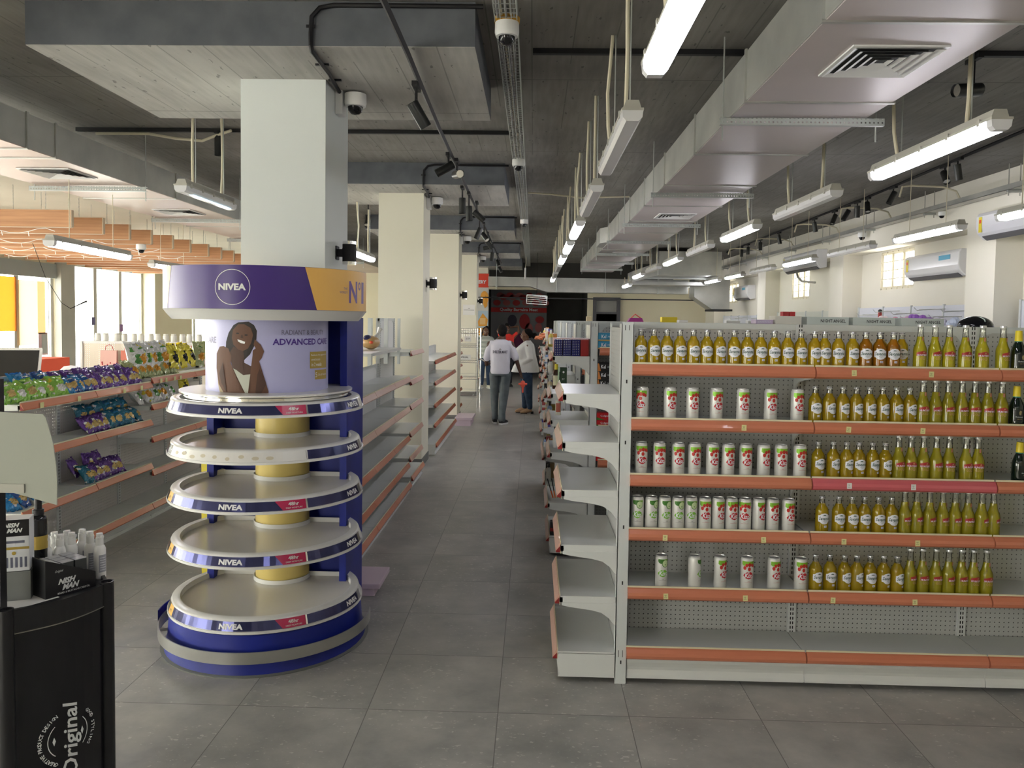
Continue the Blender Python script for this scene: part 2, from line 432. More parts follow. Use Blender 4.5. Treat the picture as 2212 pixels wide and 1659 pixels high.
# pilasters and upper band of the right wall
for i, (a, b) in enumerate(((.55, 1.1), (5.0, 5.6), (9.08, 9.68), (13.47, 14.07), (17.9, 18.5), (22.9, 24.0))):
    mb = MB(); mb.box(5.2, XR, a, b, 0, 2.97, WALLW); struct(mb, 'trim_%d' % (i+1))
mb = MB(); mb.box(5.2, XR, YF, YB, 2.97, ZC, WALLW); struct(mb, 'trim_7')
mb = MB(); mb.box(XL, XL+.12, 14.62, 15.07, 0, ZC, noisy('grey_green_pillar', (.36, .37, .33), (.42, .43, .38), 2)); mb.box(XL, XL+.25, 18.03, 20.0, 0, 3.0, CREAM); struct(mb, 'trim_8')
# windows: storefront glazing
GLASS = mat('pane_glass', (.95, .98, .97), .02, trans=1., ior=1.02)
FRAME = mat('window_frame_hazed', (.55, .55, .50), .5)  # dark frames, flare haze put into the lighter colour
FRW = mat('window_frame_cream', (.72, .68, .55), .5)
for i, (a, b, c, d) in enumerate(LW):
    nm = 'door_1' if c == 0 else 'window_%d' % (i+1)
    fr = MB(); fr.box(XL-.12, XL-.04, a, a+.07, c, d, FRAME); fr.box(XL-.12, XL-.04, b-.07, b, c, d, FRAME); fr.box(XL-.12, XL-.04, a+.07, b-.07, d-.07, d, FRAME); fr.box(XL-.12, XL-.04, a+.07, b-.07, c, c+.06, FRAME)
    k = max(1, round((b-a)/1.05)); 
    if c == 0: k = 3
    for j in range(1, k):
        y = a+(b-a)*j/k; fr.box(XL-.12, XL-.04, y-.06, y+.06, c+.06, d-.07, FRAME)
    o = struct(fr, nm)
    g = MB(); g.box(XL-.085, XL-.075, a+.07, b-.07, c+.06, d-.07, GLASS); g.build('window_pane', o)
for i, (a, b, c, d) in enumerate(RW):
    fr = MB()
    for y in (a, b-.05): fr.box(XR+.02, XR+.06, y, y+.05, c, d, FRW)
    for z in (c, d-.05): fr.box(XR+.02, XR+.06, a+.05, b-.05, z, z+.05, FRW)
    for j in range(1, 3): y = a+(b-a)*j/3; fr.box(XR+.025, XR+.055, y-.035, y+.035, c+.05, d-.05, FRW)
    o = struct(fr, 'window_%d' % (i+7))
    g = MB()
    for j in range(1, 6): y = a+(b-a)*j/6; g.box(XR+.004, XR+.014, y-.006, y+.006, c, d, FRW)
    for j in range(0, 5): z = c+.03+(d-c-.06)*j/4; g.box(XR-.004, XR+.005, a, b, z-.007, z+.007, FRW)
    g.build('burglar_bars', o)
# ceiling drops over the columns, the columns
for k in range(5):
    y0 = 4.4+4.45*k; zt = 3.30
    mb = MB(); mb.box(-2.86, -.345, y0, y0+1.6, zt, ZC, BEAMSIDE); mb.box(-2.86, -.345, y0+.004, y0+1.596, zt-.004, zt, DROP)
    struct(mb, 'ceiling_drop_%d' % (k+1))
    mb = MB(); yc = 5.0+4.45*k
    mb.box(-1.87, -1.33, yc, yc+.6, 0, zt-.004, COLPAINT if k else COLPAINT1)
    mb.box(-1.878, -1.322, yc-.008, yc+.608, 0, .10, mat('column_skirting', (.16, .16, .15), .5))
    o = struct(mb, 'column_%d' % (k+1))
# ------------------------------------------------------------------ storefront items on the left
def flat_thing(name, label, cat, y0, y1, z0, z1, m, x=XL-.03, thick=.004, group=None, extra=None):
    mb = MB(); mb.box(x, x+thick, y0, y1, z0, z1, m)
    if extra: extra(mb, x+thick+.001)
    return tag(mb.build(name), label, cat, group)
def paper(name, c):
    m = mat(name, c, .7); nt, l, b = nodes(m); out = nt['Material Output']
    tl = nt.new('ShaderNodeBsdfTranslucent'); tl.inputs[0].default_value = (*c, 1); mx = nt.new('ShaderNodeMixShader'); mx.inputs[0].default_value = .6
    l.new(b.outputs[0], mx.inputs[1]); l.new(tl.outputs[0], mx.inputs[2]); l.new(mx.outputs[0], out.inputs[0]); return m
PO = paper('poster_orange', (.80, .42, .12)); PC = paper('poster_cream', (.85, .70, .50)); PT = paper('poster_tan', (.62, .45, .30))
PG = mat('poster_grey', (.42, .44, .42), .6); PP = mat('poster_pink', (.66, .45, .45), .6); GRG = mat('grey_film', (.30, .33, .31), .5)
flat_thing('window_poster', 'orange and cream poster at the far left of the shop window', 'poster', 12.3, 13.55, 1.48, 2.42, PO)
flat_thing('window_poster', 'wide pale cream poster on the shop window beside the orange one', 'poster', 13.56, 14.14, 1.22, 2.38, PC)
flat_thing('window_poster', 'tan poster strip on the shop window nearest the grey pillar', 'poster', 14.14, 14.36, 1.42, 2.38, PT)
def two(mb, x): mb.box(x, x+.001, 14.24, 14.4, 1.06, 1.41, PG)
flat_thing('window_notice', 'small grey and pink notice taped low on the shop window', 'notice', 14.15, 14.42, 1.03, 1.44, PP, extra=two)
for j, (y, z, lb) in enumerate(((15.9, 1.57, 'small dark blue sticker on the left glass door'), (17.0, 1.42, 'small purple sticker on the middle glass door'))):
    flat_thing('door_sticker', lb, 'sticker', y, y+.12, z, z+.16, mat('sticker_%d' % j, (.10+.1*j, .09, .22), .5))
mb = MB(); mb.box(XL-.035, XL+.05, 11.9, 14.6, 2.45, 2.72, GRG); tag(mb.build('window_blind_box'), 'grey-green band across the top of the shop window', 'blind')
# cream lamps cable with dangling plug
def cable(name, label, pts, r, m, cat='cable', n=6, parent=None):
    mb = MB(); mb.tube(pts, r, m, n)
    o = mb.build(name, parent, smooth=True)
    if parent is None: tag(o, label, cat)
    return o
cable('hanging_cable', 'thin black cable dangling with a plug in front of the shop window', [(-6.72, 10.42, 2.76), (-6.75, 10.75, 2.3), (-6.65, 10.95, 1.95), (-6.55, 11.0, 1.87), (-6.42, 11.1, 1.96), (-6.38, 11.12, 1.98)], [.004, .004, .004, .006, .012, .018], BLACK)
# wooden baffles
YS = [8.6, 9.24, 9.85, 10.42, 11.04, 11.61, 12.26, 12.77, 13.31, 13.9, 14.5, 15.1, 15.7, 16.3, 16.9]
for i, y in enumerate(YS):
    t = thing('wooden_baffle', 'brown veneered ceiling baffle hung on chains, %s from the nearest of the row' % ORD[i], 'baffle', (-7.0, y, 2.75), 'brown wooden baffles under the left ceiling')
    mb = MB(); mb.box(-8.7, -5.112, y, y+.045, 2.752-.004*i, 2.94-.004*i, WOOD); mb.build('board', t)
    mb = MB(); mb.box(-5.112, -5.10, y, y+.045, 2.752-.004*i, 2.94-.004*i, WOODE); mb.box(-8.7, -5.112, y+.002, y+.043, 2.746-.004*i, 2.752-.004*i, WOODE); mb.build('edge_strip', t)
    for x in (-6.6, -5.4):
        mb = MB(); z = 2.93
        while z < 3.385:
            mb.tube([(x-.006, y+.022, z), (x+.006, y+.022, z+.03)], .0025, STEEL, 4); z += .045
            mb.tube([(x, y+.016, z-.02), (x, y+.028, z+.008)], .0025, STEEL, 4)
        mb.build('chain', t)
for i, y in enumerate((8.62, 9.87, 11.06, 12.28)):
    mb = MB(); n = 34
    for j in range(n-1):
        a = -8.6+j*.10
        f = lambda q: 2.752-.07*abs(math.sin((q)*5.2+i))
        mb.tube([(a, y, f(a)), (a+.10, y, f(a+.10))], .0035, WHITE, 4)
        if j % 3 == 0: mb.tube([(a, y, f(a)), (a+.01, y, f(a)-.05)], [.003, .006], WHITE, 4)
    tag(mb.build('string_lights'), 'white string of unlit fairy lights under the %s wooden baffles from the front' % ORD[i], 'string lights', 'white string lights below the wooden baffles')
mb = MB(); mb.add([(-4.78, 13.9, 2.95), (-4.48, 13.95, 2.68), (-4.80, 13.9, 2.62)], [(0, 1, 2)], mat('red_pennant', (.85, .06, .03), .6))
mb.tube([(-4.76, 13.9, 3.03), (-4.80, 13.9, 2.6)], .006, BLACK, 5)
tag(mb.build('pennant'), 'small red pennant hanging behind the last wooden baffles', 'flag')

# ================================================================== DUCTS
def strut(mb, x0, x1, y, z, m=STEEL):
    mb.box(x0, x1, y-.02, y+.02, z, z+.004, m); mb.box(x0, x1, y-.024, y-.02, z, z+.042, m); mb.box(x0, x1, y+.02, y+.024, z, z+.042, m)
STRUTP = perforated('perforated_strut', (.42, .45, .43), .025, .22, .45)
def duct_run(label, x0, x1, y0, y1, z0, z1, under, struts, vents, seams, stub=None):
    t = thing('air_duct', label, 'duct', ((x0+x1)/2, y0, z0))
    mb = MB()
    mb.box(x0, x1, y0, y1, z0+.003, z1, GALV); mb.build('duct_body', t)
    mb = MB(); mb.box(x0+.006, x1-.006, y0, y1, z0, z0+.003, under); mb.build('underside_panel', t)
    for y in seams:
        mb = MB()
        mb.box(x0-.012, x1+.012, y-.012, y+.012, z0-.008, z0+.004, GALV); mb.box(x0-.012, x0, y-.012, y+.012, z0, z1+.01, GALV); mb.box(x1, x1+.012, y-.012, y+.012, z0, z1+.01, GALV)
        mb.build('flange', t)
    for y in struts:
        mb = MB(); mb.box(x0-.07, x1+.09, y-.022, y-.019, z0-.052, z0-.010, STRUTP); mb.box(x0-.07, x1+.09, y-.022, y+.02, z0-.013, z0-.010, STEEL); mb.box(x0-.07, x1+.09, y-.022, y+.01, z0-.055, z0-.052, STEEL)
        s = mb.build('support_channel', t)
        for x in (x0-.045, x1+.06):
            mb = MB(); mb.tube([(x, y+.03, ZC-.002), (x, y+.03, z0-.14)], .005, STEEL, 6); mb.build('threaded_rod', s, world=False).location = (-t.location[0], -t.location[1], -t.location[2])
    for (a, b, c, d) in vents:
        cxx, cyy = (a+b)/2, (c+d)/2; h = (b-a)/2; hy = (d-c)/2
        mb = MB(); mb.box(a+.02, b-.02, c+.02, d-.02, z0-.004, z0-.001, mat('vent_shadow_box', (.03, .03, .03), .8))
        for q in ((a, b, c, c+.022), (a, b, d-.022, d), (a, a+.022, c+.022, d-.022), (b-.022, b, c+.022, d-.022)): mb.box(*q, z0-.009, z0-.001, WHITE)
        for i in range(5):
            f0 = .94-.185*i; f1 = f0-.125
            if f1 < .03: f1 = 0.02
            zz0 = z0-.016+.001*i
            o4 = [(cxx-h*f0, cyy-hy*f0), (cxx+h*f0, cyy-hy*f0), (cxx+h*f0, cyy+hy*f0), (cxx-h*f0, cyy+hy*f0)]
            i4 = [(cxx-h*f1, cyy-hy*f1), (cxx+h*f1, cyy-hy*f1), (cxx+h*f1, cyy+hy*f1), (cxx-h*f1, cyy+hy*f1)]
            vv = [(p[0], p[1], zz0) for p in o4]+[(p[0], p[1], zz0+.011) for p in i4]
            mb.add(vv, [(k, (k+1) % 4, 4+(k+1) % 4, 4+k) for k in range(4)], WHITE)
            vv = [(p[0], p[1], zz0+.002) for p in o4]+[(p[0], p[1], zz0+.013) for p in i4]
            mb.add(vv, [(k, 4+k, 4+(k+1) % 4, (k+1) % 4) for k in range(4)], WHITE)
        mb.build('air_diffuser', t, recalc=False)
    if stub:
        mb = MB(); mb.prism([(x0, stub[0]-.25), (x0-.12, stub[0]), (x0-.12, stub[1]), (x0, stub[1]+.1)], z0+.01, z1-.03, 'z', GALV); mb.build('side_branch', t)
    return t
duct_run('long galvanised air duct with mauve underside above the bottle shelves', 1.18, 2.0, -3, 20.3, 3.054, 3.335, DUCTB, [1.5, 4.874, 7.68, 10.09, 12.26, 14.5, 16.7, 18.8],
         [(1.41, 1.84, 3.62, 4.06), (1.43, 1.86, 9.17, 9.6), (1.42, 1.85, 14.4, 14.8)], [1.0, 3.35, 4.55, 5.95, 7.3, 8.6, 9.9, 11.2, 12.5, 13.9, 15.2, 16.5, 17.8, 19.1], (12.9, 13.6))
duct_run('galvanised air duct with warm pink underside above the snack shelves at left', -4.78, -3.80, 1, 21.5, 3.028, 3.29, DUCTL, [3.8, 7.504, 9.93, 12.4, 14.8, 17.2],
         [(-4.40, -3.95, 6.62, 7.08), (-4.45, -4.0, 9.1, 9.55)], [4.6, 5.85, 6.2, 8.3, 10.8, 13.2, 15.6])
t = thing('cross_duct', 'galvanised duct crossing the far end of the shop below the ceiling', 'duct', (1.5, 21.2, 2.6))
mb = MB(); mb.prism([(-1.22, 2.70), (-.1, 2.70), (.35, 2.56), (4.1, 2.56), (4.1, 2.92), (-1.22, 2.95)], 21.1, 21.7, 'y', GALV); mb.build('duct_body', t)
for x in (-1.0, .6, 1.9, 3.3):
    mb = MB(); mb.box(x-.03, x+.03, 21.06, 21.1, 2.55 if x > .2 else 2.68, 2.93, STEEL); mb.tube([(x, 21.04, ZC), (x, 21.04, 2.6)], .006, STEEL, 5); mb.build('hanger_strap', t)
t = thing('air_handling_duct', 'large boxy galvanised duct plenum hung near the back right corner', 'duct', (3.6, 18.6, 2.85))
mb = MB(); mb.box(2.9, 4.35, 18.5, 19.6, 2.9, 3.45, GALV); mb.build('plenum_box', t)
mb = MB(); mb.prism([(2.3, 2.74), (2.9, 2.9), (2.9, 3.2), (2.3, 2.98)], 18.7, 19.5, 'y', GALV); mb.build('angled_branch', t)
mb = MB(); mb.box(2.4, 4.3, 19.7, 20.6, 2.72, 2.80, SATIN); mb.box(2.35, 4.35, 19.2, 19.26, 2.84, 2.88, STEEL); mb.build('lower_channel', t)
mb = MB(); mb.prism([(4.1, 2.92), (4.1, 2.45), (4.55, 2.15), (5.0, 2.15), (5.0, 2.9)], 20.3, 21.0, 'y', GALV); mb.build('drop_elbow', t)
mb = MB(); mb.box(4.55, 5.05, 20.2, 21.1, 2.10, 2.15, BLACKM); mb.build('outlet_grille', t)
# centre wire basket tray and black tracks
t = thing('cable_tray', 'long galvanised wire cable tray running down the aisle ceiling', 'cable tray', (-.17, 1.5, 3.44))
TRP = perforated('tray_mesh', (.46, .46, .42), .028, .36, .45)
mb = MB(); y = 1.2
while y < 24:
    mb.tube([(-.235, y, 3.50), (-.235, y, 3.43), (-.115, y, 3.43), (-.115, y, 3.50)], .003, STEEL, 4, cap=False); y += .06
for x, z in ((-.235, 3.50), (-.235, 3.465), (-.235, 3.43), (-.205, 3.43), (-.175, 3.43), (-.145, 3.43), (-.115, 3.43), (-.115, 3.465), (-.115, 3.50)):
    mb.tube([(x, 1.2, z), (x, 24, z)], .0032, STEEL, 4)
mb.build('wire_basket', t)
mb = MB()
for i in range(5):
    x = -.21+.018*i; mb.tube([(x+.012*math.sin(q*1.3+i), 1.2+q*.9, 3.442+.008*(i % 2)) for q in range(26)], .007, CONDUIT if i % 2 else mat('grey_cable', (.5, .5, .5), .5), 5)
mb.build('data_cables', t)
def track(label, a, b):
    mb = MB()
    if abs(a[0]-b[0]) < .5: mb.box(a[0]-.018, a[0]+.018, a[1], b[1], ZC-.034, ZC-.001, BLACKM)
    else: mb.box(a[0], b[0], a[1]-.018, a[1]+.018, ZC-.034, ZC-.001, BLACKM)
    return tag(mb.build('lighting_track'), label, 'lighting track')
def sloped_track(label, pts):
    mb = MB()
    for p, q in zip(pts, pts[1:]): mb.tube([p, q], .017, BLACKM, 4)
    return tag(mb.build('lighting_track'), label, 'lighting track')
sloped_track('black lighting track running beside the columns down the aisle', [(-.71, 2.5, 3.27), (-.72, 4.38, 3.27), (-.75, 6.1, 3.27), (-.80, 13, 3.27), (-.86, 20.5, 3.27)])
sloped_track('black lighting track along the right wall side of the ceiling', [(4.15, 4, 3.515), (4.25, 7.05, 3.515), (4.44, 10.5, 3.515), (4.56, 15.6, 3.515), (4.65, 19.3, 3.515)])
track('black ceiling track crossing above the first column at left', (-4.3, 7.35), (-.25, 7.35))
track('short black ceiling track crossing in front of the right duct', (-.03, 5.14), (4.1, 5.14))
CYLM = noisy('spot_body', (.02, .022, .022), (.05, .052, .05), 4, .3, metal=.5)
LENS = mat('spot_reflector', (.75, .72, .66), .15, .9)
def spot(label, p, aim, group, z0=None, s=1.):
    """p: pivot of the can; aim: direction the can points"""
    t = thing('track_spotlight', label, 'spotlight', p, group)
    z0 = z0 or ZC-.034
    mb = MB(); mb.box(p[0]-.017, p[0]+.017, p[1]-.08, p[1]+.08, z0-.028, z0, BLACKM); mb.tube([(p[0], p[1], z0-.02), (p[0], p[1], p[2]+.01)], .009, BLACKM, 6); mb.build('track_adapter', t)
    d = Vector(aim).normalized(); c = Vector(p); a = c-d*.05*s; b = c+d*.12*s
    mb = MB(); mb.tube([a, a+d*.004, b-d*.004, b], [.034*s, .038*s, .038*s, .038*s], CYLM, 16, cap=False); mb.tube([a, a+d*.001], [.034*s, .034*s], CYLM, 16); mb.build('spot_can', t, smooth=True)
    mb = MB(); mb.tube([b-d*.012, b-d*.02], [.034*s, .016*s], LENS, 16); mb.build('reflector', t)
G = 'black spotlights on the aisle track'
for lb, p, aim in (('black track spotlight nearest the camera above the first ceiling drop', (-.75, 4.95, 3.10), (.5, .3, -.85)),
                   ('first of two crossed black spotlights beyond the first ceiling drop', (-.77, 7.0, 3.14), (-.8, -.2, -.5)),
                   ('second of two crossed spotlights, its bright reflector facing the camera', (-.72, 7.25, 3.12), (.35, -.9, -.1)),
                   ('black spotlight pointing straight down before the second ceiling drop', (-.80, 8.7, 3.08), (0, 0, -1)),
                   ('tall black spotlight right behind the one pointing straight down', (-.76, 9.1, 3.05), (.05, 0, -1)),
                   ('black spotlight tilted right under the second ceiling drop', (-.72, 9.8, 3.1), (.7, .1, -.6)),
                   ('black spotlight tilted left beyond the second ceiling drop', (-.79, 11.3, 3.06), (-.4, 0, -1)),
                   ('dark spotlight with bright reflector beyond the second ceiling drop', (-.76, 11.9, 3.06), (.5, -.6, -.7)),
                   ('black spotlight lying across the track before the third drop', (-.78, 13.2, 3.08), (.6, .2, -.7)),
                   ('black spotlight pointing left at the third ceiling drop', (-.80, 14.2, 3.1), (-.9, 0, -.2)),
                   ('small distant spotlight past the third ceiling drop', (-.82, 15.4, 3.06), (-.1, 0, -1)),
                   ('lit-looking distant spotlight before the fourth ceiling drop', (-.8, 17.3, 3.06), (.3, -.5, -.8)),
                   ('farthest black spotlight on the aisle track', (-.84, 19.3, 3.05), (.4, -.4, -.8))):
    spot(lb, p, aim, G, 3.255)
G = 'black spotlights on the right track'
for i, (px, y, aim) in enumerate(((4.28, 8.2, (.25, .1, -1)), (4.33, 8.55, (-.1, -.7, -.8)), (4.40, 9.9, (-.45, 0, -.9)), (4.44, 10.75, (-.1, -.5, -.9)), (4.45, 11.1, (.1, .2, -1)), (4.47, 11.5, (-.5, 0, -.9)), (4.48, 12.0, (-.4, -.2, -.9)),
                                  (4.50, 12.9, (.2, 0, -1)), (4.55, 14.9, (.2, 0, -1)), (4.58, 16.2, (0, 0, -1)), (4.60, 17.2, (0, 0, -1)), (4.62, 17.8, (0, 0, -1)))):
    spot('black track spotlight along the right wall, %s from the camera' % ORD[i], (px, y, 3.40), aim, G, None, .95)
spot('black spotlight under the crossing track beside the right duct', (2.76, 5.14, 3.30), (-1, -.25, -.12), None, None, 1.1)
spot('black spotlight hanging from the crossing track left of the first column', (-2.945, 7.33, 3.42), (0, 0, -1), None, None, 1.1)
spot('left of two dark spotlights seen between the first two columns', (-2.45, 11.6, 3.25), (0, -.6, -.8), 'two spotlights between the columns', None, 1.1)
spot('right of two dark spotlights seen between the first two columns', (-2.15, 11.6, 3.27), (1, 0, -.1), 'two spotlights between the columns', None, 1.1)
# ================================================================== TUBE LAMPS
def fixture(label, x, y0, y1, z, state, group, drop='conduit', rz=0., top=None):
    t = thing('tube_lamp', label, 'ceiling lamp', (x, (y0+y1)/2, z), group, rz)
    L = (y1-y0)/2
    mb = MB(); mb.prism([(-.045, .03), (-.030, .075), (.030, .075), (.045, .03)], -L+.02, L-.02, 'y', LAMPG); mb.prism([(-.052, .022), (-.052, .034), (.052, .034), (.052, .022)], -L, L, 'y', LAMPG)
    for q in range(-2, 3):
        mb.box(-.056, -.050, q*L*.42-.012, q*L*.42+.012, .012, .045, LAMPG); mb.box(.050, .056, q*L*.42-.012, q*L*.42+.012, .012, .045, LAMPG)
    mb.build('housing', t, world=False)
    prof = [(-.050, .022), (-.046, -.010), (-.030, -.028), (.030, -.028), (.046, -.010), (.050, .022)]
    m = {'lit': LIT, 'green': LITG}.get(state, LAMPC)
    if state == 'lit' or state == 'green':
        mb = MB(); mb.prism(prof, -L+.05, L-.05, 'y', m); mb.build('lamp_cover', t, world=False)
        mb = MB(); mb.prism(prof, -L+.004, -L+.05, 'y', LAMPC); mb.build('cover_end', t, world=False); mb = MB(); mb.prism(prof, L-.05, L-.004, 'y', LAMPC); mb.build('cover_end', t, world=False)
    else:
        mb = MB(); mb.prism(prof, -L+.004, L-.004, 'y', m); mb.build('lamp_cover', t, world=False)
        if state == 'blue':
            mb = MB(); mb.box(.006, .036, -L+.15, L-.1, -.0305, -.0285, LITB); mb.build('tube_reflection', t, world=False)
    h = (top or ZC-.002)-z
    for s in (-.55, .55):
        mb = MB(); w = .018*random.uniform(-1, 1)
        if drop == 'conduit':
            mb.tube([(0, s*L, .07), (w, s*L+.02, .22), (w*1.4, s*L+.03, h*.55), (w*.5, s*L+.02, h*.8), (0, s*L, h)], .011, CONDUIT, 7); mb.tube([(.022, s*L, .07), (.020, s*L, h)], .004, STEEL, 5)
            mb.build('conduit_drop', t, smooth=True, world=False)
        else:
            mb.tube([(0, s*L, .07), (0, s*L, h)], .004, CONDUIT, 5); mb.build('suspension_rod', t, world=False)
    return t
G1, G2, G3, GL = 'tube lamps hung over the aisle', 'tube lamps hung right of the duct', 'tube lamps hung near the right wall', 'tube lamps hung on the left side'
st1 = ['lit', 'off', 'off', 'lit', 'lit', 'lit', 'off', 'off', 'lit']; st1b = []
for k in range(9):
    y = 1.72+2.07*k; s = st1[k]
    fixture('%s tube lamp over the aisle, %s from the camera' % ('glowing white' if s == 'lit' else 'unlit grey', ORD[k]), .455, y, y+1.42, 2.78, s, G1)
st2 = ['off', 'lit', 'off', 'lit', 'off', 'green', 'off', 'lit', 'lit']
for k in range(9):
    y = 1.83+2.07*k; s = st2[k]
    fixture('%s tube lamp right of the long duct, %s from the camera' % ({'lit': 'glowing white', 'green': 'dim greenish', 'off': 'unlit clear'}[s], ORD[k]), 2.24, y, y+1.42, 2.66 if k == 8 else 2.78, s, G2, top=2.84 if k == 8 else None)
st3 = ['off', 'off', 'green', 'lit', 'off', 'lit', 'off', 'green', 'lit', 'lit']
for k in range(1, 10):
    y = 1.75+2.05*k; s = st3[k]
    fixture('%s tube lamp near the right wall, %s from the camera' % ({'lit': 'glowing white', 'green': 'dim greenish', 'off': 'unlit grey'}[s], ORD[k-1]), 4.17+.008*k, y, y+1.42, 2.78, s, G3, 'rod')
fixture('tube lamp with bluish reflection below the left duct', -2.74, 6.06, 7.10, 2.78, 'blue', GL)
fixture('bright tube lamp below the wooden baffles', -4.30, 6.75, 8.45, 2.41, 'lit', GL, 'rod', rz=math.radians(6), top=3.026)
fixture('second bright tube lamp below the baffles, behind the round stand', -5.25, 10.7, 12.0, 2.48, 'lit', GL, 'rod', top=3.415)
for k, y in enumerate((9.6, 13.2)):
    fixture('bright tube lamp seen past the %s column' % ORD[k], (-2.3, -2.25)[k], y+(.3 if k == 0 else 2.1), y+(1.6 if k == 0 else 3.4), 2.62 if k == 0 else 2.78, 'lit', GL, top=3.295 if k == 0 else None)
mb = MB(); mb.tube([(-.23, 20.6, 2.86), (-.23, 20.6, 3.16)], .022, WHITE, 10); mb.tube([(-.23, 20.6, 3.15), (-.20, 20.6, 3.44)], .006, CONDUIT, 5); tag(mb.build('hanging_tube', smooth=True), 'short white tube hanging upright below the far end of the cable tray', 'tube')
# unseen lamps added behind the camera as fill light
for k, (x, y) in enumerate(((.455, -2.4), (2.24, -2.4), (-2.72, -1.8))):
    fixture('added fill tube lamp behind the camera, %s of three' % ORD[k], x, y, y+1.42, 2.78, 'lit', 'added fill lamps behind the camera')

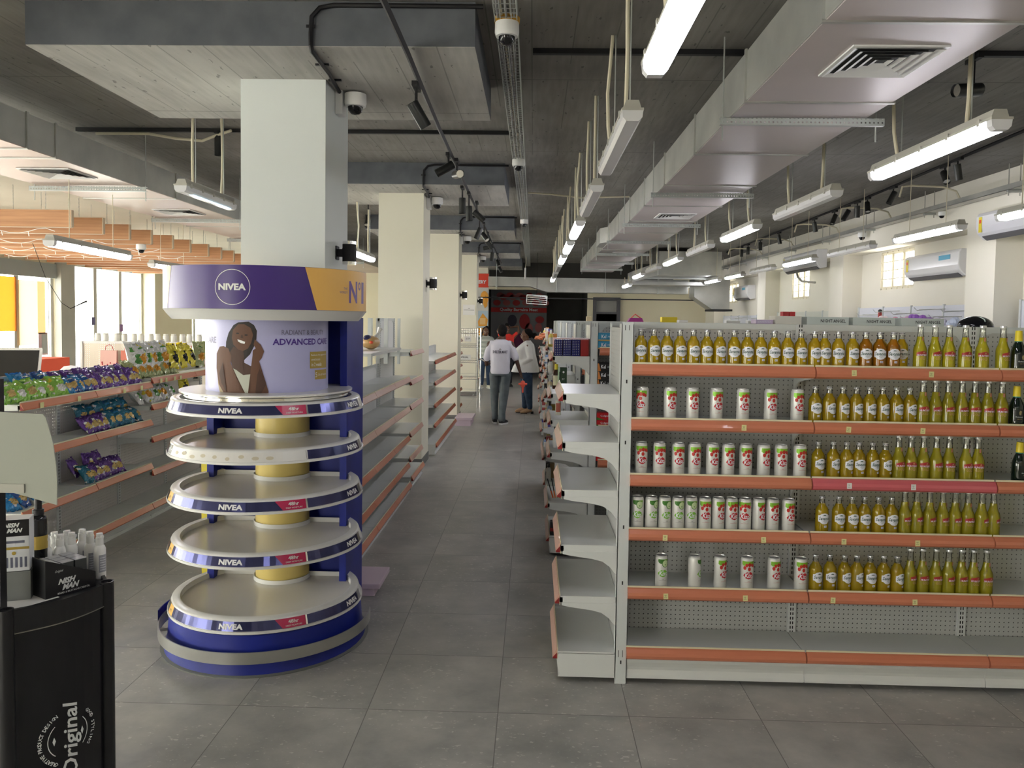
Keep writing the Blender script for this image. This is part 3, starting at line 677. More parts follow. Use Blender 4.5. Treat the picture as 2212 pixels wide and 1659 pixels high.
# ================================================================== ROUND COSMETICS STAND
SX, SY = -1.478, 4.36
def nivea():
    t = thing('display_stand', 'round dark blue NIVEA stand with five white shelves around the first column', 'display stand', (SX, SY, 0))
    mb = MB()
    mb.prism([(-1.905, 4.55), (-1.865, 4.55), (-1.865, 4.70), (-1.12, 4.70), (-1.12, 4.55), (-1.08, 4.55), (-1.08, 4.985), (-1.905, 4.985)], .02, 1.80, 'z', NBLUE)
    mb.build('cabinet_back', t)
    mb = MB(); mb.lathe([(.545, .0), (.525, .07), (.515, .20), (.47, .205)], (SX, SY, 0), NBLUE, 56); mb.build('base_skirt', t, smooth=True)
    mb = MB(); mb.lathe([(.560, .0), (.562, .005), (.54, .008)], (SX, SY, 0), mat('shadow_ring_grey', (.20, .21, .19), .6), 48); mb.build('floor_shadow_ring', t, smooth=True)  # ring paints the shadow of the stand onto the floor
    mb = MB(); a0, a1 = -1.75, 1.75
    for r, s in ((.572, 1),):
        mb.lathe([(r, .075), (r, .135), (r-.006, .135), (r-.006, .075), (r, .075)], (SX, SY, 0), SATIN, 60, a0, a1)
    for s in (-1, 1):
        for q in (.35, 1.2): 
            an = s*q; mb.box(-.006, .006, .48, .56, .085, .10, SATIN, Matrix.Translation((SX, SY, 0)) @ Matrix.Rotation(an+PI, 4, 'Z'))
    mb.build('bumper_rail', t, smooth=True)
    # end loop of the bumper on the left
    mb = MB(); mb.lathe([(.585, .095), (.585, .17), (.58, .17), (.58, .095), (.585, .095)], (SX, SY, 0), NBLUE, 20, -1.75, -1.35); mb.build('bumper_end', t, smooth=True)
    zs = [.207, .535, .812, 1.062, 1.295]
    R = .525; ac = math.acos(-(4.55-SY)/R)   # chord at y=4.55
    for k, z in enumerate(zs):
        c = (SX, SY, z)
        sh = MB()
        # solid disc cut by the chord y=4.69
        n = 56; A = math.acos(-(4.69-SY)/R)
        rim = [(SX+R*math.sin(-A+2*A*i/n), SY-R*math.cos(-A+2*A*i/n)) for i in range(n+1)]
        sh.prism(rim, z, z+.012, 'z', NWHITE)
        sc = lambda f: [(SX+(x-SX)*f, SY+(y-SY)*f) for x, y in rim]
        sh.prism(sc(.90), z+.012, z+.042, 'z', NDECK)
        o = sh.build('shelf', t, smooth=True)
        rr = MB(); prof = [(R-.005, .012), (R-.022, .064), (R-.030, .070), (R-.066, .070), (R-.070, .042)]
        rr.lathe(prof, c, NWHITE, 56, -A, A); ob = rr.build('shelf_rim', o, smooth=True, world=False); 
        # printed band on the slanted rim
        rr = MB(); white = (k == 3)
        def band(s, zz, c=c): 
            r = R-.003-(zz-.014)*.34; a = s/R
            return (c[0]+r*math.sin(a), c[1]-r*math.cos(a), c[2]+zz)
        def seg(s0, s1, m, off=.0, z0=.015, z1=.060):
            rect(rr, s0, s1, z0, z1, m, lambda s, zz: band2(s, zz, off), .03)
        def band2(s, zz, off, c=c):
            r = R-.003-(zz-.014)*.34+off; a = s/R
            return (c[0]+r*math.sin(a), c[1]-r*math.cos(a), c[2]+zz)
        seg(-.62, -.53, CHROME); seg(-.53, -.455, NORANGE if k < 4 and k != 3 else CHROME)
        seg(-.455, .245, NAVYF if not white else mat('worn_white_band', (.70, .69, .66), .35))
        if not white:
            poly(rr, [(.205, .0605), (.365, .0605), (.365, .0145), (.245, .0145)], MAGENTA, lambda s, zz: band2(s, zz, .0008), .03)
        else:
            seg(.245, .365, NWHITE)
        seg(.367, .375, CHROME); seg(.375, .80, NAVYF); seg(.80, .86, CHROME)
        f3 = lambda s, zz: band2(s, zz, .0018)
        if not white:
            print_on(rr, text_geo('NIVEA', bold=.045), LOGO, f3, .02, (-.015, .037), w=.125, h=.026)
            print_on(rr, text_geo('48hr', bold=.02), LOGO, f3, .02, (.300, .044), w=.055, h=.017)
            print_on(rr, text_geo('DEEP MOISTURE'), LOGO, f3, .02, (.302, .025), w=.085, h=.007)
            if k < 4: print_on(rr, text_geo('N°1', bold=.02), INK, f3, .02, (-.492, .036), w=.03, h=.014)
        else:
            for j in range(9): poly(rr, ellipse_pts(-.38+.07*j, .035+.006*math.sin(j*2.3), .016+.004*math.sin(j), .009, 9), mat('glue_stain', (.55, .50, .38), .6), lambda s, zz: band2(s, zz, .001), .03)
        print_on(rr, text_geo('NIVEA', bold=.045), LOGO, f3, .02, (.715, .037), w=.12, h=.026)
        rr.build('printed_band', o, world=False, recalc=False).location = (-SX, -SY, 0)
        ob.location = (-SX, -SY, 0)
        if k < 4:
            e = MB(); e.box(-1.865, -1.60, 4.64, 4.648, z+.042, z+.068, NWHITE); e.box(-1.36, -1.12, 4.64, 4.648, z+.042, z+.068, NWHITE)
            e.lathe([(.165, .042), (.165, .066), (.160, .066)], (SX, 4.62, z), NWHITE, 30, -1.6, 1.6); eb = e.build('back_lip', o, smooth=True, world=False); eb.location = (-SX, -SY, 0)
            zt = zs[k+1]
            e = MB(); e.lathe([(.155, .043), (.155, zt-z+.001)], (SX, 4.62, z), NYELLOW, 36); e.build('core_column', t, smooth=True)
        if k == 4:
            e = MB(); e.lathe([(.44, .07), (.44, .088), (.455, .09), (.46, .094), (.46, .103), (.41, .106)], c, CHROME, 56); e.build('chrome_ring', t, smooth=True)
            e = MB(); e.lathe([(.462, .0985), (.462, .107), (.33, .108)], c, NWHITE, 56); e.build('top_disc', t, smooth=True)
    # poster drum
    r = .327
    mb = MB(); mb.lathe([(r, 1.40), (r, 1.80)], (SX, SY, 0), NLILAC, 64); dr = mb.build('poster_drum', t, smooth=True)
    f = lambda off: on_cyl(SX, SY, r+off)
    HAIR = mat('print_hair', (.022, .017, .016), .6); SKP = mat('print_skin', (.135, .062, .036), .6); SKD = mat('print_skin_shade', (.075, .036, .024), .6); TW = mat('print_towel', (.50, .52, .44), .6); TB = mat('print_tan', (.42, .33, .20), .6)
    hair = [(-0.0451, 1.7689), (0.0096, 1.7732), (0.037, 1.756), (0.0517, 1.7259), (0.0492, 1.6855), (0.0369, 1.6449), (0.017, 1.6043), (-0.024, 1.5641), (-0.0454, 1.5728), (-0.0909, 1.6071), (-0.122, 1.6164), (-0.1186, 1.6673), (-0.1028, 1.7133), (-0.073, 1.7543)]
    face = [(-0.045, 1.7597), (-0.0134, 1.7603), (0.0221, 1.7406), (0.033, 1.7055), (0.024, 1.665), (0.007, 1.6344), (-0.0187, 1.6214), (-0.0453, 1.6285), (-0.0732, 1.6532), (-0.0818, 1.6884), (-0.0759, 1.729)]
    smile = [(-0.0496, 1.6815), (-0.0239, 1.6744), (-0.0073, 1.6686), (-0.0109, 1.6584), (-0.0292, 1.6616), (-0.0452, 1.6699)]
    neck = [(-0.0732, 1.643), (-0.0187, 1.6214), (-0.0135, 1.5937), (-0.024, 1.5656), (0.0319, 1.5387), (0.0369, 1.5032), (-0.0136, 1.4949), (-0.0677, 1.5113), (-0.0909, 1.5716), (-0.103, 1.6017)]
    armL = [(-0.1638, 1.6406), (-0.1352, 1.644), (-0.103, 1.6322), (-0.0861, 1.592), (-0.091, 1.5513), (-0.0735, 1.501), (-0.0456, 1.4256), (-0.0086, 1.402), (-0.136, 1.402), (-0.1722, 1.4457), (-0.1897, 1.527), (-0.1877, 1.604)]
    towel = [(-0.088, 1.5361), (-0.0565, 1.5218), (-0.0188, 1.4963), (0.0344, 1.5032), (0.0368, 1.4627), (0.0219, 1.402), (-0.03, 1.402), (-0.0456, 1.4206), (-0.0735, 1.4807)]
    side = [(-0.184, 1.4964), (-0.1721, 1.4662), (-0.1499, 1.4213), (-0.136, 1.402), (-0.1647, 1.402), (-0.1785, 1.4454)]
    armR = [(0.0295, 1.5943), (0.0614, 1.5744), (0.0711, 1.5237), (0.0954, 1.4627), (0.1099, 1.4117), (0.109, 1.402), (0.0068, 1.402), (0.0244, 1.427), (0.0368, 1.4728), (0.0319, 1.5336)]
    hand = [(0.0419, 1.6829), (0.052, 1.672), (0.060, 1.664), (0.0711, 1.6554), (0.0881, 1.6201), (0.076, 1.5846), (0.0614, 1.5668), (0.0295, 1.5892), (0.032, 1.6249), (0.046, 1.636), (0.036, 1.655)]
    mb = MB()
    for i, (pl, m) in enumerate(((side, TB), (hair, HAIR), (neck, SKD), (towel, TW), (armL, SKP), (face, SKP), (armR, SKP), (hand, SKP), (smile, LOGO))):
        poly(mb, pl, m, f(.0006+.0004*i), .02)
    for ex, ez, rx, rz in ((-.048, 1.712, .009, .0035), (-.002, 1.704, .009, .0035)): poly(mb, ellipse_pts(ex, ez, rx, rz, 10), HAIR, f(.0052), .02)
    poly(mb, [(-.028, 1.705), (-.021, 1.705), (-.016, 1.686), (-.032, 1.687)], SKD, f(.0052), .02)
    poly(mb, [(.045, 1.395+.007), (.075, 1.402), (.100, 1.45), (.066, 1.53), (.055, 1.5)], SKD, f(.0052), .02)
    poly(mb, [(-.166, 1.50), (-.150, 1.45), (-.115, 1.405), (-.128, 1.46), (-.140, 1.56)], SKD, f(.0052), .02)
    mb.build('printed_portrait', dr, world=False, recalc=False).location = (-SX, -SY, 0)
    mb = MB(); INKG = mat('print_grey_ink', (.15, .14, .26), .4); INKP = mat('print_purple_ink', (.07, .03, .25), .4)
    print_on(mb, text_geo('RADIANT & BEAUTY'), INKG, f(.001), .02, (.318, 1.7195), w=.285, h=.026)
    print_on(mb, text_geo('ADVANCED CARE', bold=.03), INKP, f(.001), .02, (.322, 1.670), w=.385, h=.034)
    print_on(mb, text_geo('ADVANCED CARE', bold=.02), INKG, f(.001), .02, (-.385, 1.675), w=.385, h=.034)
    poly(mb, [(0.3414, 1.6146), (0.509, 1.6143), (0.5103, 1.5232), (0.3417, 1.5253)], GOLD, f(.001), .02)
    poly(mb, [(0.3796, 1.5145), (0.5104, 1.5145), (0.5111, 1.4615), (0.3814, 1.464)], GOLD, f(.001), .02)
    print_on(mb, text_geo('Reduces the appearance', align='LEFT'), LOGO, f(.002), .02, (.428, 1.596), w=.155, h=.013)
    print_on(mb, text_geo('stretchmarks', align='LEFT'), LOGO, f(.002), .02, (.390, 1.573), w=.075, h=.013)
    print_on(mb, text_geo('in 2 weeks', bold=.015), LOGO, f(.002), .02, (.398, 1.546), w=.088, h=.02)
    print_on(mb, text_geo('5'), LOGO, f(.002), .02, (.392, 1.489), h=.026)
    print_on(mb, text_geo('Oils & Vitamins'), LOGO, f(.002), .02, (.456, 1.489), w=.10, h=.012)
    mb.build('printed_text', dr, world=False, recalc=False).location = (-SX, -SY, 0)
    # canopy
    r = .536; c = (SX, SY, 0)
    mb = MB(); mb.lathe([(.33, 1.795), (.495, 1.782), (.52, 1.81), (r, 1.832), (r+.006, 1.836)], c, NWHITE, 64); ca = mb.build('canopy_soffit', t, smooth=True)
    mb = MB(); mb.lathe([(r, 1.836), (r, 2.052), (.2, 2.052)], c, NPURPLE, 72); ca = mb.build('canopy_band', t, smooth=True)
    mb = MB(); g = lambda off: on_cyl(SX, SY, r+off)
    poly(mb, [(.356, 2.051), (1.6, 2.051), (1.6, 1.837), (.421, 1.837)], NORANGE, g(.0008), .03)
    poly(mb, [(-.398, 2.051), (-1.6, 2.051), (-1.6, 1.837), (-.452, 1.837)], NORANGE, g(.0008), .03)
    n = 48
    mb.add([g(.0012)(.004+q*math.cos(2*PI*i/n), 1.943+q*math.sin(2*PI*i/n)) for q in (.0875, .0845) for i in range(n)], [(i, (i+1) % n, n+(i+1) % n, n+i) for i in range(n)], LOGO)
    print_on(mb, text_geo('NIVEA', bold=.045), LOGO, g(.0015), .02, (.003, 1.944), w=.136, h=.033)
    INKP = MATS['print_purple_ink']
    print_on(mb, text_geo('N', bold=.03), mat('logo_violet', (.16, .09, .33), .4), g(.0015), .02, (.685, 1.937), w=.085, h=.116)
    print_on(mb, text_geo('o', bold=.02), MATS['logo_violet'], g(.0015), .02, (.757, 1.972), w=.036, h=.046)
    print_on(mb, text_geo('1', bold=.03), MATS['logo_violet'], g(.0015), .02, (.808, 1.937), w=.04, h=.116)
    print_on(mb, text_geo('THE'), MATS['logo_violet'], g(.0015), .02, (.612, 1.953), w=.030, h=.012)
    print_on(mb, text_geo("WORLD'S"), MATS['logo_violet'], g(.0015), .02, (.597, 1.934), w=.062, h=.012)
    print_on(mb, text_geo("NIVEA", bold=.03), MATS['logo_violet'], g(.0015), .03, (-.9, 1.94), w=.2, h=.05)
    mb.build('printed_lettering', ca, world=False, recalc=False).location = (-SX, -SY, 0)
nivea()
# yellow promotion board behind the stand, pink plinths
t = thing('promotion_board', 'yellow promotion board reading 3X behind the round stand', 'sign', (-2.12, 4.95, 0))
mb = MB(); mb.box(-2.13, -1.915, 5.0, 5.012, .10, 1.02, mat('promo_yellow', (.78, .66, .06), .5)); mb.build('board', t)
mb = MB(); fp = on_plane((0, 4.999, 0), (1, 0, 0), (0, 0, 1)); RP = mat('promo_red', (.55, .02, .02), .5)
print_on(mb, text_geo('3X', bold=.04, shear=.15), RP, fp, None, (-2.025, .40), w=.155, h=.11)
rect(mb, -2.12, -1.92, .55, .66, mat('promo_pale', (.62, .70, .45), .5), fp); mb.build('printed_text', t, recalc=False)
mb = MB(); mb.box(-2.1, -1.95, 5.0, 5.10, 0, .10, RP); mb.build('board_foot', t)
LIL = mat('lilac_paint', (.66, .53, .62), .4)
mb = MB(); mb.box(-1.35, -.965, 4.99, 5.35, .05, .085, LIL); mb.box(-1.33, -1.0, 5.0, 5.33, 0, .05, LIL); tag(mb.build('plinth', bevel=.004), 'low lilac plinth on the floor beside the round stand', 'plinth')
mb = MB(); mb.box(-1.30, -1.0, 13.2, 13.9, .10, .14, LIL); mb.box(-1.29, -1.03, 13.22, 13.88, 0, .10, LIL); tag(mb.build('plinth', bevel=.004), 'low lilac plinth on the floor at the third column', 'plinth')

# ================================================================== GONDOLA SHELVING
PROFR = [(0, .014), (-.012, .010), (-.024, -.006), (-.027, -.020), (-.023, -.034), (-.010, -.043), (0, -.044)]
PROFT = [(0, .013), (-.004, .013), (-.024, -.028), (-.022, -.036), (0, -.036)]
def rail(w, z, m=COPPER, x0=.004, y0=0., caps=True, prof=None):
    prof = prof or PROFR
    mb = MB(); mb.prism([(y0+a, z+b) for a, b in prof], x0, x0+w-.008, 'x', m)
    mb.prism([(y0+.001, z+.014), (y0+.004, z+.014), (y0+.004, z-.044), (y0+.001, z-.044)], x0, x0+w-.008, 'x', LIP)
    mb.prism([(y0-.001, z+.022), (y0+.002, z+.022), (y0+.002, z+.012), (y0-.001, z+.012)], x0, x0+w-.008, 'x', LIP)
    if caps:
        for x in (x0-.0015, x0+w-.0065): mb.prism([(y0+a, z+b) for a, b in (PROFR if prof is PROFR else [(-.002, -.006), (-.023, -.030), (-.020, -.036), (-.001, -.036)])], x, x+.0012, 'x', REDCAP if prof is not PROFR else m)
    return mb
def bracket_mb(x, z, d, m=SHELF):
    p = [(d, z-.11), (d, z), (.012, z), (.012, z-.014), (.05, z-.022), (d*.55, z-.036), (d*.72, z-.048), (d*.85, z-.075), (d*.93, z-.105)]
    mb = MB(); mb.prism(p, x, x+.003, 'x', m); return mb
def kick_mb(x0, x1, z1=.130, m=SHELF):
    mb = MB(); mb.prism([(0, z1), (.003, z1-.02), (.012, z1-.045), (.014, z1-.06), (.006, z1-.085), (.004, .028), (.03, .028), (.03, z1)], x0, x1, 'x', m); return mb
def bay(name, label, loc, rz, w, d, shelves, h=1.8, base=.175, panel=PERF, post='L', group=None, railm=COPPER, top=True, rails=None, bh=1., deck=True, prof=None):
    t = thing(name, label, 'shelving', loc, group, rz)
    P = lambda mb, nm, par=t, **k: mb.build(nm, par, world=False, **k)
    mb = MB(); mb.box(.0, w, d, d+.002, .12, h-.03, panel); P(mb, 'back_panel')
    if panel is PERF: mb = MB(); mb.box(.0, w, d+.020, d+.024, .12, h-.03, mat('inner_sheet', (.16, .16, .16), .6)); P(mb, 'rear_panel')
    if top:
        mb = MB(); mb.box(0, w, d-.006, d+.014, h-.03, h, SHELFM)
        for s, xx in ((1, .022), (-1, w-.022)):
            mb.prism([(xx, h-.03), (xx+s*.10, h-.03), (xx+s*.04, h-.05), (xx+s*.008, h-.09), (xx, h-.12)], d-.004, d, 'y', SHELFM)
        P(mb, 'top_rail')
    for xx in ([0] if 'L' in post else [])+([w] if 'R' in post else []):
        mb = MB(); mb.box(-.021, .021, d-.012, d+.03, 0, h, SLOT); o = P(mb, 'upright'); o.location = (xx+.021 if xx == 0 else xx-.021, 0, 0)
    for i, (z, dd) in enumerate(shelves):
        y0 = d-dd
        mb = MB(); mb.box(.004, w-.004, y0+.001, d-.002, z-.006, z, SHELF); mb.box(.004, w-.004, y0+.001, y0+.016, z-.032, z-.006, SHELF); mb.box(.004, w-.004, d-.012, d-.002, z-.03, z-.006, SHELF)
        mb.box(.004, .008, y0+.001, d-.002, z-.032, z-.006, SHELF); mb.box(w-.008, w-.004, y0+.001, d-.002, z-.032, z-.006, SHELF)
        s = P(mb, 'shelf')
        m = (rails[i] if rails else railm)
        if m: P(rail(w, z-.002, m, y0=y0, prof=prof), 'price_rail', s)
        for xx in (.001, w-.004):
            b = bracket_mb(xx, z-.032, dd)
            for v in b.v: v.z = z-.032+(v.z-z+.032)*bh
            for v in b.v: v.y += y0
            P(b, 'bracket', s)
    if deck:
        mb = MB(); mb.box(.002, w-.002, .001, d-.002, base-.008, base, SHELF); s = P(mb, 'base_deck')
        P(rail(w, base-.002, railm, prof=prof), 'price_rail', s)
        P(kick_mb(.002, w-.002, base-.046), 'kick_plate')
        for xx in (0.0, w-.002):
            mb = MB(); mb.prism([(.006, base-.01), (.0, base-.05), (.010, base-.09), (.014, .05), (.012, .028), (d, .028), (d, base-.01)], xx, xx+.002, 'x', SHELF); P(mb, 'side_panel')
    return t
A0 = 3.86; W0 = .885
SHA = [(1.585, .29), (1.315, .29), (1.040, .29), (.770, .29), (.477, .29)]
GB = 'bays of the bottle shelving facing the camera'
for i, lb in enumerate(('white shelving bay with cans and squat cider bottles, nearest the aisle', 'white shelving bay of amber cider bottles, middle of the front run', 'white shelving bay with dark stout bottles at the right edge', 'white shelving bay beyond the right edge of the front run')):
    bay('gondola_bay', lb, (.484+W0*i, A0, 0), 0, W0, .29, SHA, post='L' if i else '', group=GB, rails=[COPPER]*2+[COPPER if i != 1 else PINKR]+[COPPER]*2)
# end cap at the aisle of every run (shelves face -x) and the far runs
def endcap(y0, label, shelves, lvl, rest):
    t = bay('end_cap_shelving', label, (.146, y0+.622, 0), -PI/2, .62, .296, shelves, base=.156, panel=mat('end_panel', (.66, .67, .60), .5) if rest else PERF, post='', railm=PALER, top=False, prof=PROFT, group='end caps of the shelving runs along the aisle')
    mb = MB(); mb.box(.618, .622, .286, .345, 0, 1.798, SHELFM); mb.box(0, .622, .342, .345, 0, 1.79, SHELFM); mb.box(.560, .622, .286, .290, 0.03, 1.79, SLOT)
    for z in (.1, .5, .78, 1.2, 1.5): mb.box(.6222, .6226, .312, .319, z, z+.018, INK)
    for xx in (.302, .322): mb.box(.6222, .6226, xx, xx+.003, 1.76, 1.785, INK); mb.box(.6222, .6226, xx, xx+.003, .135, .17, INK)
    mb.build('end_post', t, world=False)
    mb = MB(); mb.box(.0, .012, .29, .30, 0, 1.795, SHELFM); mb.build('upright', t, world=False)
    return t
EC = [(1.445, .29), (1.207, .29), (.968, .29), (.693, .29), (.435, .29)]
endcap(A0, 'empty white end-cap shelves with pinkish rails, nearest the camera', EC, 0, False)
EC2 = [(1.535, .29), (1.25, .30), (1.05, .30), (.80, .30), (.383+.03, .31)]
NAME = ['second', 'third', 'fourth', 'fifth', 'sixth', 'seventh']
RUN = [5.95+2.06*k for k in range(6)]
for k, y in enumerate(RUN):
    endcap(y, 'stocked white end-cap shelves of the %s shelving run from the camera' % NAME[k], EC2, k, True)
    bay('gondola_bay', 'white shelving bay at the aisle end of the %s run from the camera' % NAME[k], (.50, y, 0), 0, W0, .29, [(1.59, .29), (1.30, .29), (1.0, .29), (.74, .29), (.46, .29)], post='R', group='bays of the far shelving runs')
    bay('gondola_bay', 'white shelving bay further right in the %s run from the camera' % NAME[k], (.50+W0, y, 0), 0, W0*3, .29, [(1.59, .29)], post='R', group='bays of the far shelving runs')
# price tags on the front rails
def tagp(x, z, m, y=A0-.0275, tilt=0.):
    mb = MB(); mb.box(-.0115, .0115, -.0012, 0, -.014, .014, m)
    for zz, w_ in ((.006, .007), (.001, .005), (-.006, .0085)): mb.box(-w_, w_*.6, -.0016, -.0012, zz-.0006, zz+.0006, INK)
    o = mb.build('price_tag'); o.location = (x, y, z); o.rotation_euler = (0, tilt, 0); return o
TG = [(1.549, 1.570, TAGY, 'top'), (1.916, 1.570, TAGY, 'top'), (1.030, 1.296, TAGY, 'second'), (1.532, 1.296, TAGY, 'second'), (1.886, 1.296, TAGY, 'second'), (1.545, 1.022, TAGW, 'third'), (1.852, 1.022, TAGW, 'third'),
      (.662, .748, TAGY, 'fourth'), (1.140, .748, TAGY, 'fourth'), (1.528, .748, TAGY, 'fourth'), (1.882, .748, TAGY, 'fourth'), (.672, .457, TAGY, 'fifth'), (1.060, .457, TAGY, 'fifth'), (1.485, .457, TAGY, 'fifth'), (1.880, .457, TAGY, 'fifth')]
cnt = {}
for x, z, m, r_ in TG:
    cnt[r_] = cnt.get(r_, 0)+1
    tag(tagp(x, z, m, tilt=random.uniform(-.05, .05)), '%s price tag on the %s copper rail from the top, %s from the left' % ('white' if m is TAGW else 'pale yellow', r_, ORD[cnt[r_]-1]), 'price tag', 'price tags on the front shelf rails')

# ------------------------------------------------------------------ bottles and cans
AMB = dyed_glass('amber_drink', (.95, .78, .12), (.88, .66, .03), .45)
AMB2 = dyed_glass('golden_drink', (.95, .90, .25), (.86, .78, .06), .38)
AMB3 = dyed_glass('orange_drink', (.85, .50, .06), (.75, .40, .03), .42)
CLEAR = dyed_glass('clear_glass', (.93, .94, .90), (.7, .7, .65), .06, .3)
LABW = mat('label_white', (.78, .80, .84), .4); LABG = mat('label_green_ink', (.02, .08, .06), .5); LABR = mat('label_red', (.38, .025, .02), .4); LABT = mat('label_tan', (.50, .30, .10), .4)
CAPS = mat('cap_silver', (.70, .71, .72), .3, .7)
def savanna(name, liquid, label):
    t = thing(name, label, 'bottle')
    r = .0312
    mb = MB(); mb.lathe([(.027, 0), (r, .004), (r, .102), (.0306, .115), (.0268, .127), (.0190, .137), (.0148, .147), (.0138, .150)], (0, 0, 0), liquid, 18); mb.build('bottle_body', t, smooth=True, world=False)
    mb = MB(); mb.lathe([(.0138, .150), (.0128, .160), (.0128, .172), (.0135, .176)], (0, 0, 0), CLEAR, 14); mb.build('bottle_neck', t, smooth=True, world=False)
    mb = MB(); mb.lathe([(.0138, .172), (.0142, .178), (.013, .183), (0, .1835)], (0, 0, 0), CAPS, 14)
    for k in range(7):
        a = k*.4-1.2; mb.box(-.001, .0012, -.0146, -.0140, .174, .181, INK, Matrix.Rotation(a, 4, 'Z'))
    mb.build('crown_cap', t, world=False)
    mb = MB(); SVK = 1.16; f = lambda s, z, F=on_cyl(0, 0, r+.0004): F(s*SVK, (z-.057)*SVK+.077); g = lambda s, z, F=on_cyl(0, 0, r+.0009): F(s*SVK, (z-.057)*SVK+.077)
    poly(mb, [(-.027, .044), (-.020, .043), (-.012, .036), (0, .0335), (.012, .036), (.020, .043), (.027, .044), (.028, .058), (.027, .070), (.020, .0715), (.012, .078), (0, .0805), (-.012, .078), (-.020, .0715), (-.027, .070), (-.028, .058)], LABW, f, .006)
    print_on(mb, text_geo('Savanna', bold=.02, shear=.2, res=1), LABG, g, .006, (0, .0585), w=.047, h=.0145)
    poly(mb, [(-.008, .070), (.008, .070), (.004, .0735), (-.003, .0738)], LABG, g, .006)
    print_on(mb, text_geo('PREMIUM', res=1), LABG, g, .006, (.002, .0475), w=.016, h=.003)
    print_on(mb, text_geo('CIDER', res=1), LABG, g, .006, (.002, .0425), w=.009, h=.0022)
    mb.build('front_label', t, world=False, recalc=False)
    mb = MB(); f = on_cyl(0, 0, r+.0004, .020); g = on_cyl(0, 0, r+.0009, .020); rect(mb, -.002, .012, .014, .0235, LABW, f, .006); rect(mb, .001, .003, .0155, .022, INK, g, .006); rect(mb, .007, .009, .0155, .022, INK, g, .006); mb.build('small_label', t, world=False, recalc=False)
    return t
def hunters(label):
    t = thing('tall_cider_bottle', label, 'bottle'); r = .0305
    mb = MB(); mb.lathe([(.026, 0), (r, .004), (r, .100), (.0285, .112), (.0235, .124), (.0185, .140), (.0150, .165)], (0, 0, 0), AMB2, 18); mb.build('bottle_body', t, smooth=True, world=False)
    mb = MB(); mb.lathe([(.0150, .165), (.0130, .190), (.0128, .212), (.0138, .216)], (0, 0, 0), CLEAR, 14); mb.build('bottle_neck', t, smooth=True, world=False)
    mb = MB(); mb.lathe([(.0142, .212), (.0146, .218), (.0135, .223), (0, .2235)], (0, 0, 0), CAPS, 14); mb.build('crown_cap', t, world=False)
    mb = MB(); f = on_cyl(0, 0, r+.0004, .006); g = on_cyl(0, 0, r+.0009, .006)
    poly(mb, [(-.028, .066), (.028, .066), (.028, .079), (.008, .091), (-.006, .088), (-.028, .082)], LABR, f, .006)
    print_on(mb, text_geo("HUNTER'S", bold=.02, res=1), LABW, g, .006, (0, .070), w=.050, h=.0095)
    poly(mb, [(.002, .078), (.010, .080), (.007, .087), (.004, .086)], LABT, g, .006)
    print_on(mb, text_geo('GOLD', bold=.02, res=1), LABT, f, .006, (0, .0545), w=.036, h=.015)
    mb.build('front_label', t, world=False, recalc=False)
    mb = MB(); n = on_cyl(0, 0, .0188); rect(mb, .000, .008, .146, .164, mat('neck_tag', (.55, .22, .14), .4), n, .004)
    mb.build('neck_tag', t, world=False, recalc=False)
    return t
STOUT = mat('stout_glass', (.004, .012, .008), .08, coat=.5); YCAP = mat('yellow_foil', (.78, .62, .03), .35)
def stout(label):
    t = thing('stout_bottle', label, 'bottle'); r = .033
    mb = MB(); mb.lathe([(.029, 0), (r, .004), (r, .085), (.031, .105), (.023, .130), (.0165, .145), (.0160, .155)], (0, 0, 0), STOUT, 18); mb.build('bottle_body', t, smooth=True, world=False)
    mb = MB(); mb.lathe([(.0175, .150), (.0158, .190), (.0150, .192), (.0150, .200), (0, .202)], (0, 0, 0), YCAP, 16); mb.build('foil_top', t, smooth=True, world=False)
    mb = MB(); f = on_cyl(0, 0, r+.0005); g = on_cyl(0, 0, r+.001)
    rect(mb, -.024, .024, .030, .088, mat('stout_label', (.010, .014, .013), .3), f, .006)
    poly(mb, [(.0, .062), (.008, .060), (.011, .080), (.002, .083), (-.002, .074)], mat('harp_gold', (.32, .26, .12), .4), g, .006)
    print_on(mb, text_geo('Guinness', bold=.01, res=1), LABW, g, .006, (0, .052), w=.036, h=.006)
    print_on(mb, text_geo('SMOOTH', shear=.2, bold=.01, res=1), MATS['harp_gold'], g, .006, (.002, .041), w=.024, h=.005)
    mb.build('front_label', t, world=False, recalc=False)
    mb = MB(); mb.lathe([(.0178, .146), (.0178, .149)], (0, 0, 0), mat('teal_ring', (.05, .30, .24), .4), 14); mb.build('foil_ring', t, world=False)
    return t
CANB = mat('can_white', (.68, .68, .65), .32, .2); LIPG = mat('lips_green', (.20, .50, .05), .35); LIPR = mat('lips_red', (.50, .012, .02), .35)
LEAF = mat('leaf_print', (.22, .48, .04), .3, .2); LEAFD = mat('leaf_dark', (.06, .20, .03), .35); BERRY = mat('berry_print', (.50, .03, .02), .35); PALEG = mat('pale_green', (.55, .70, .38), .35)
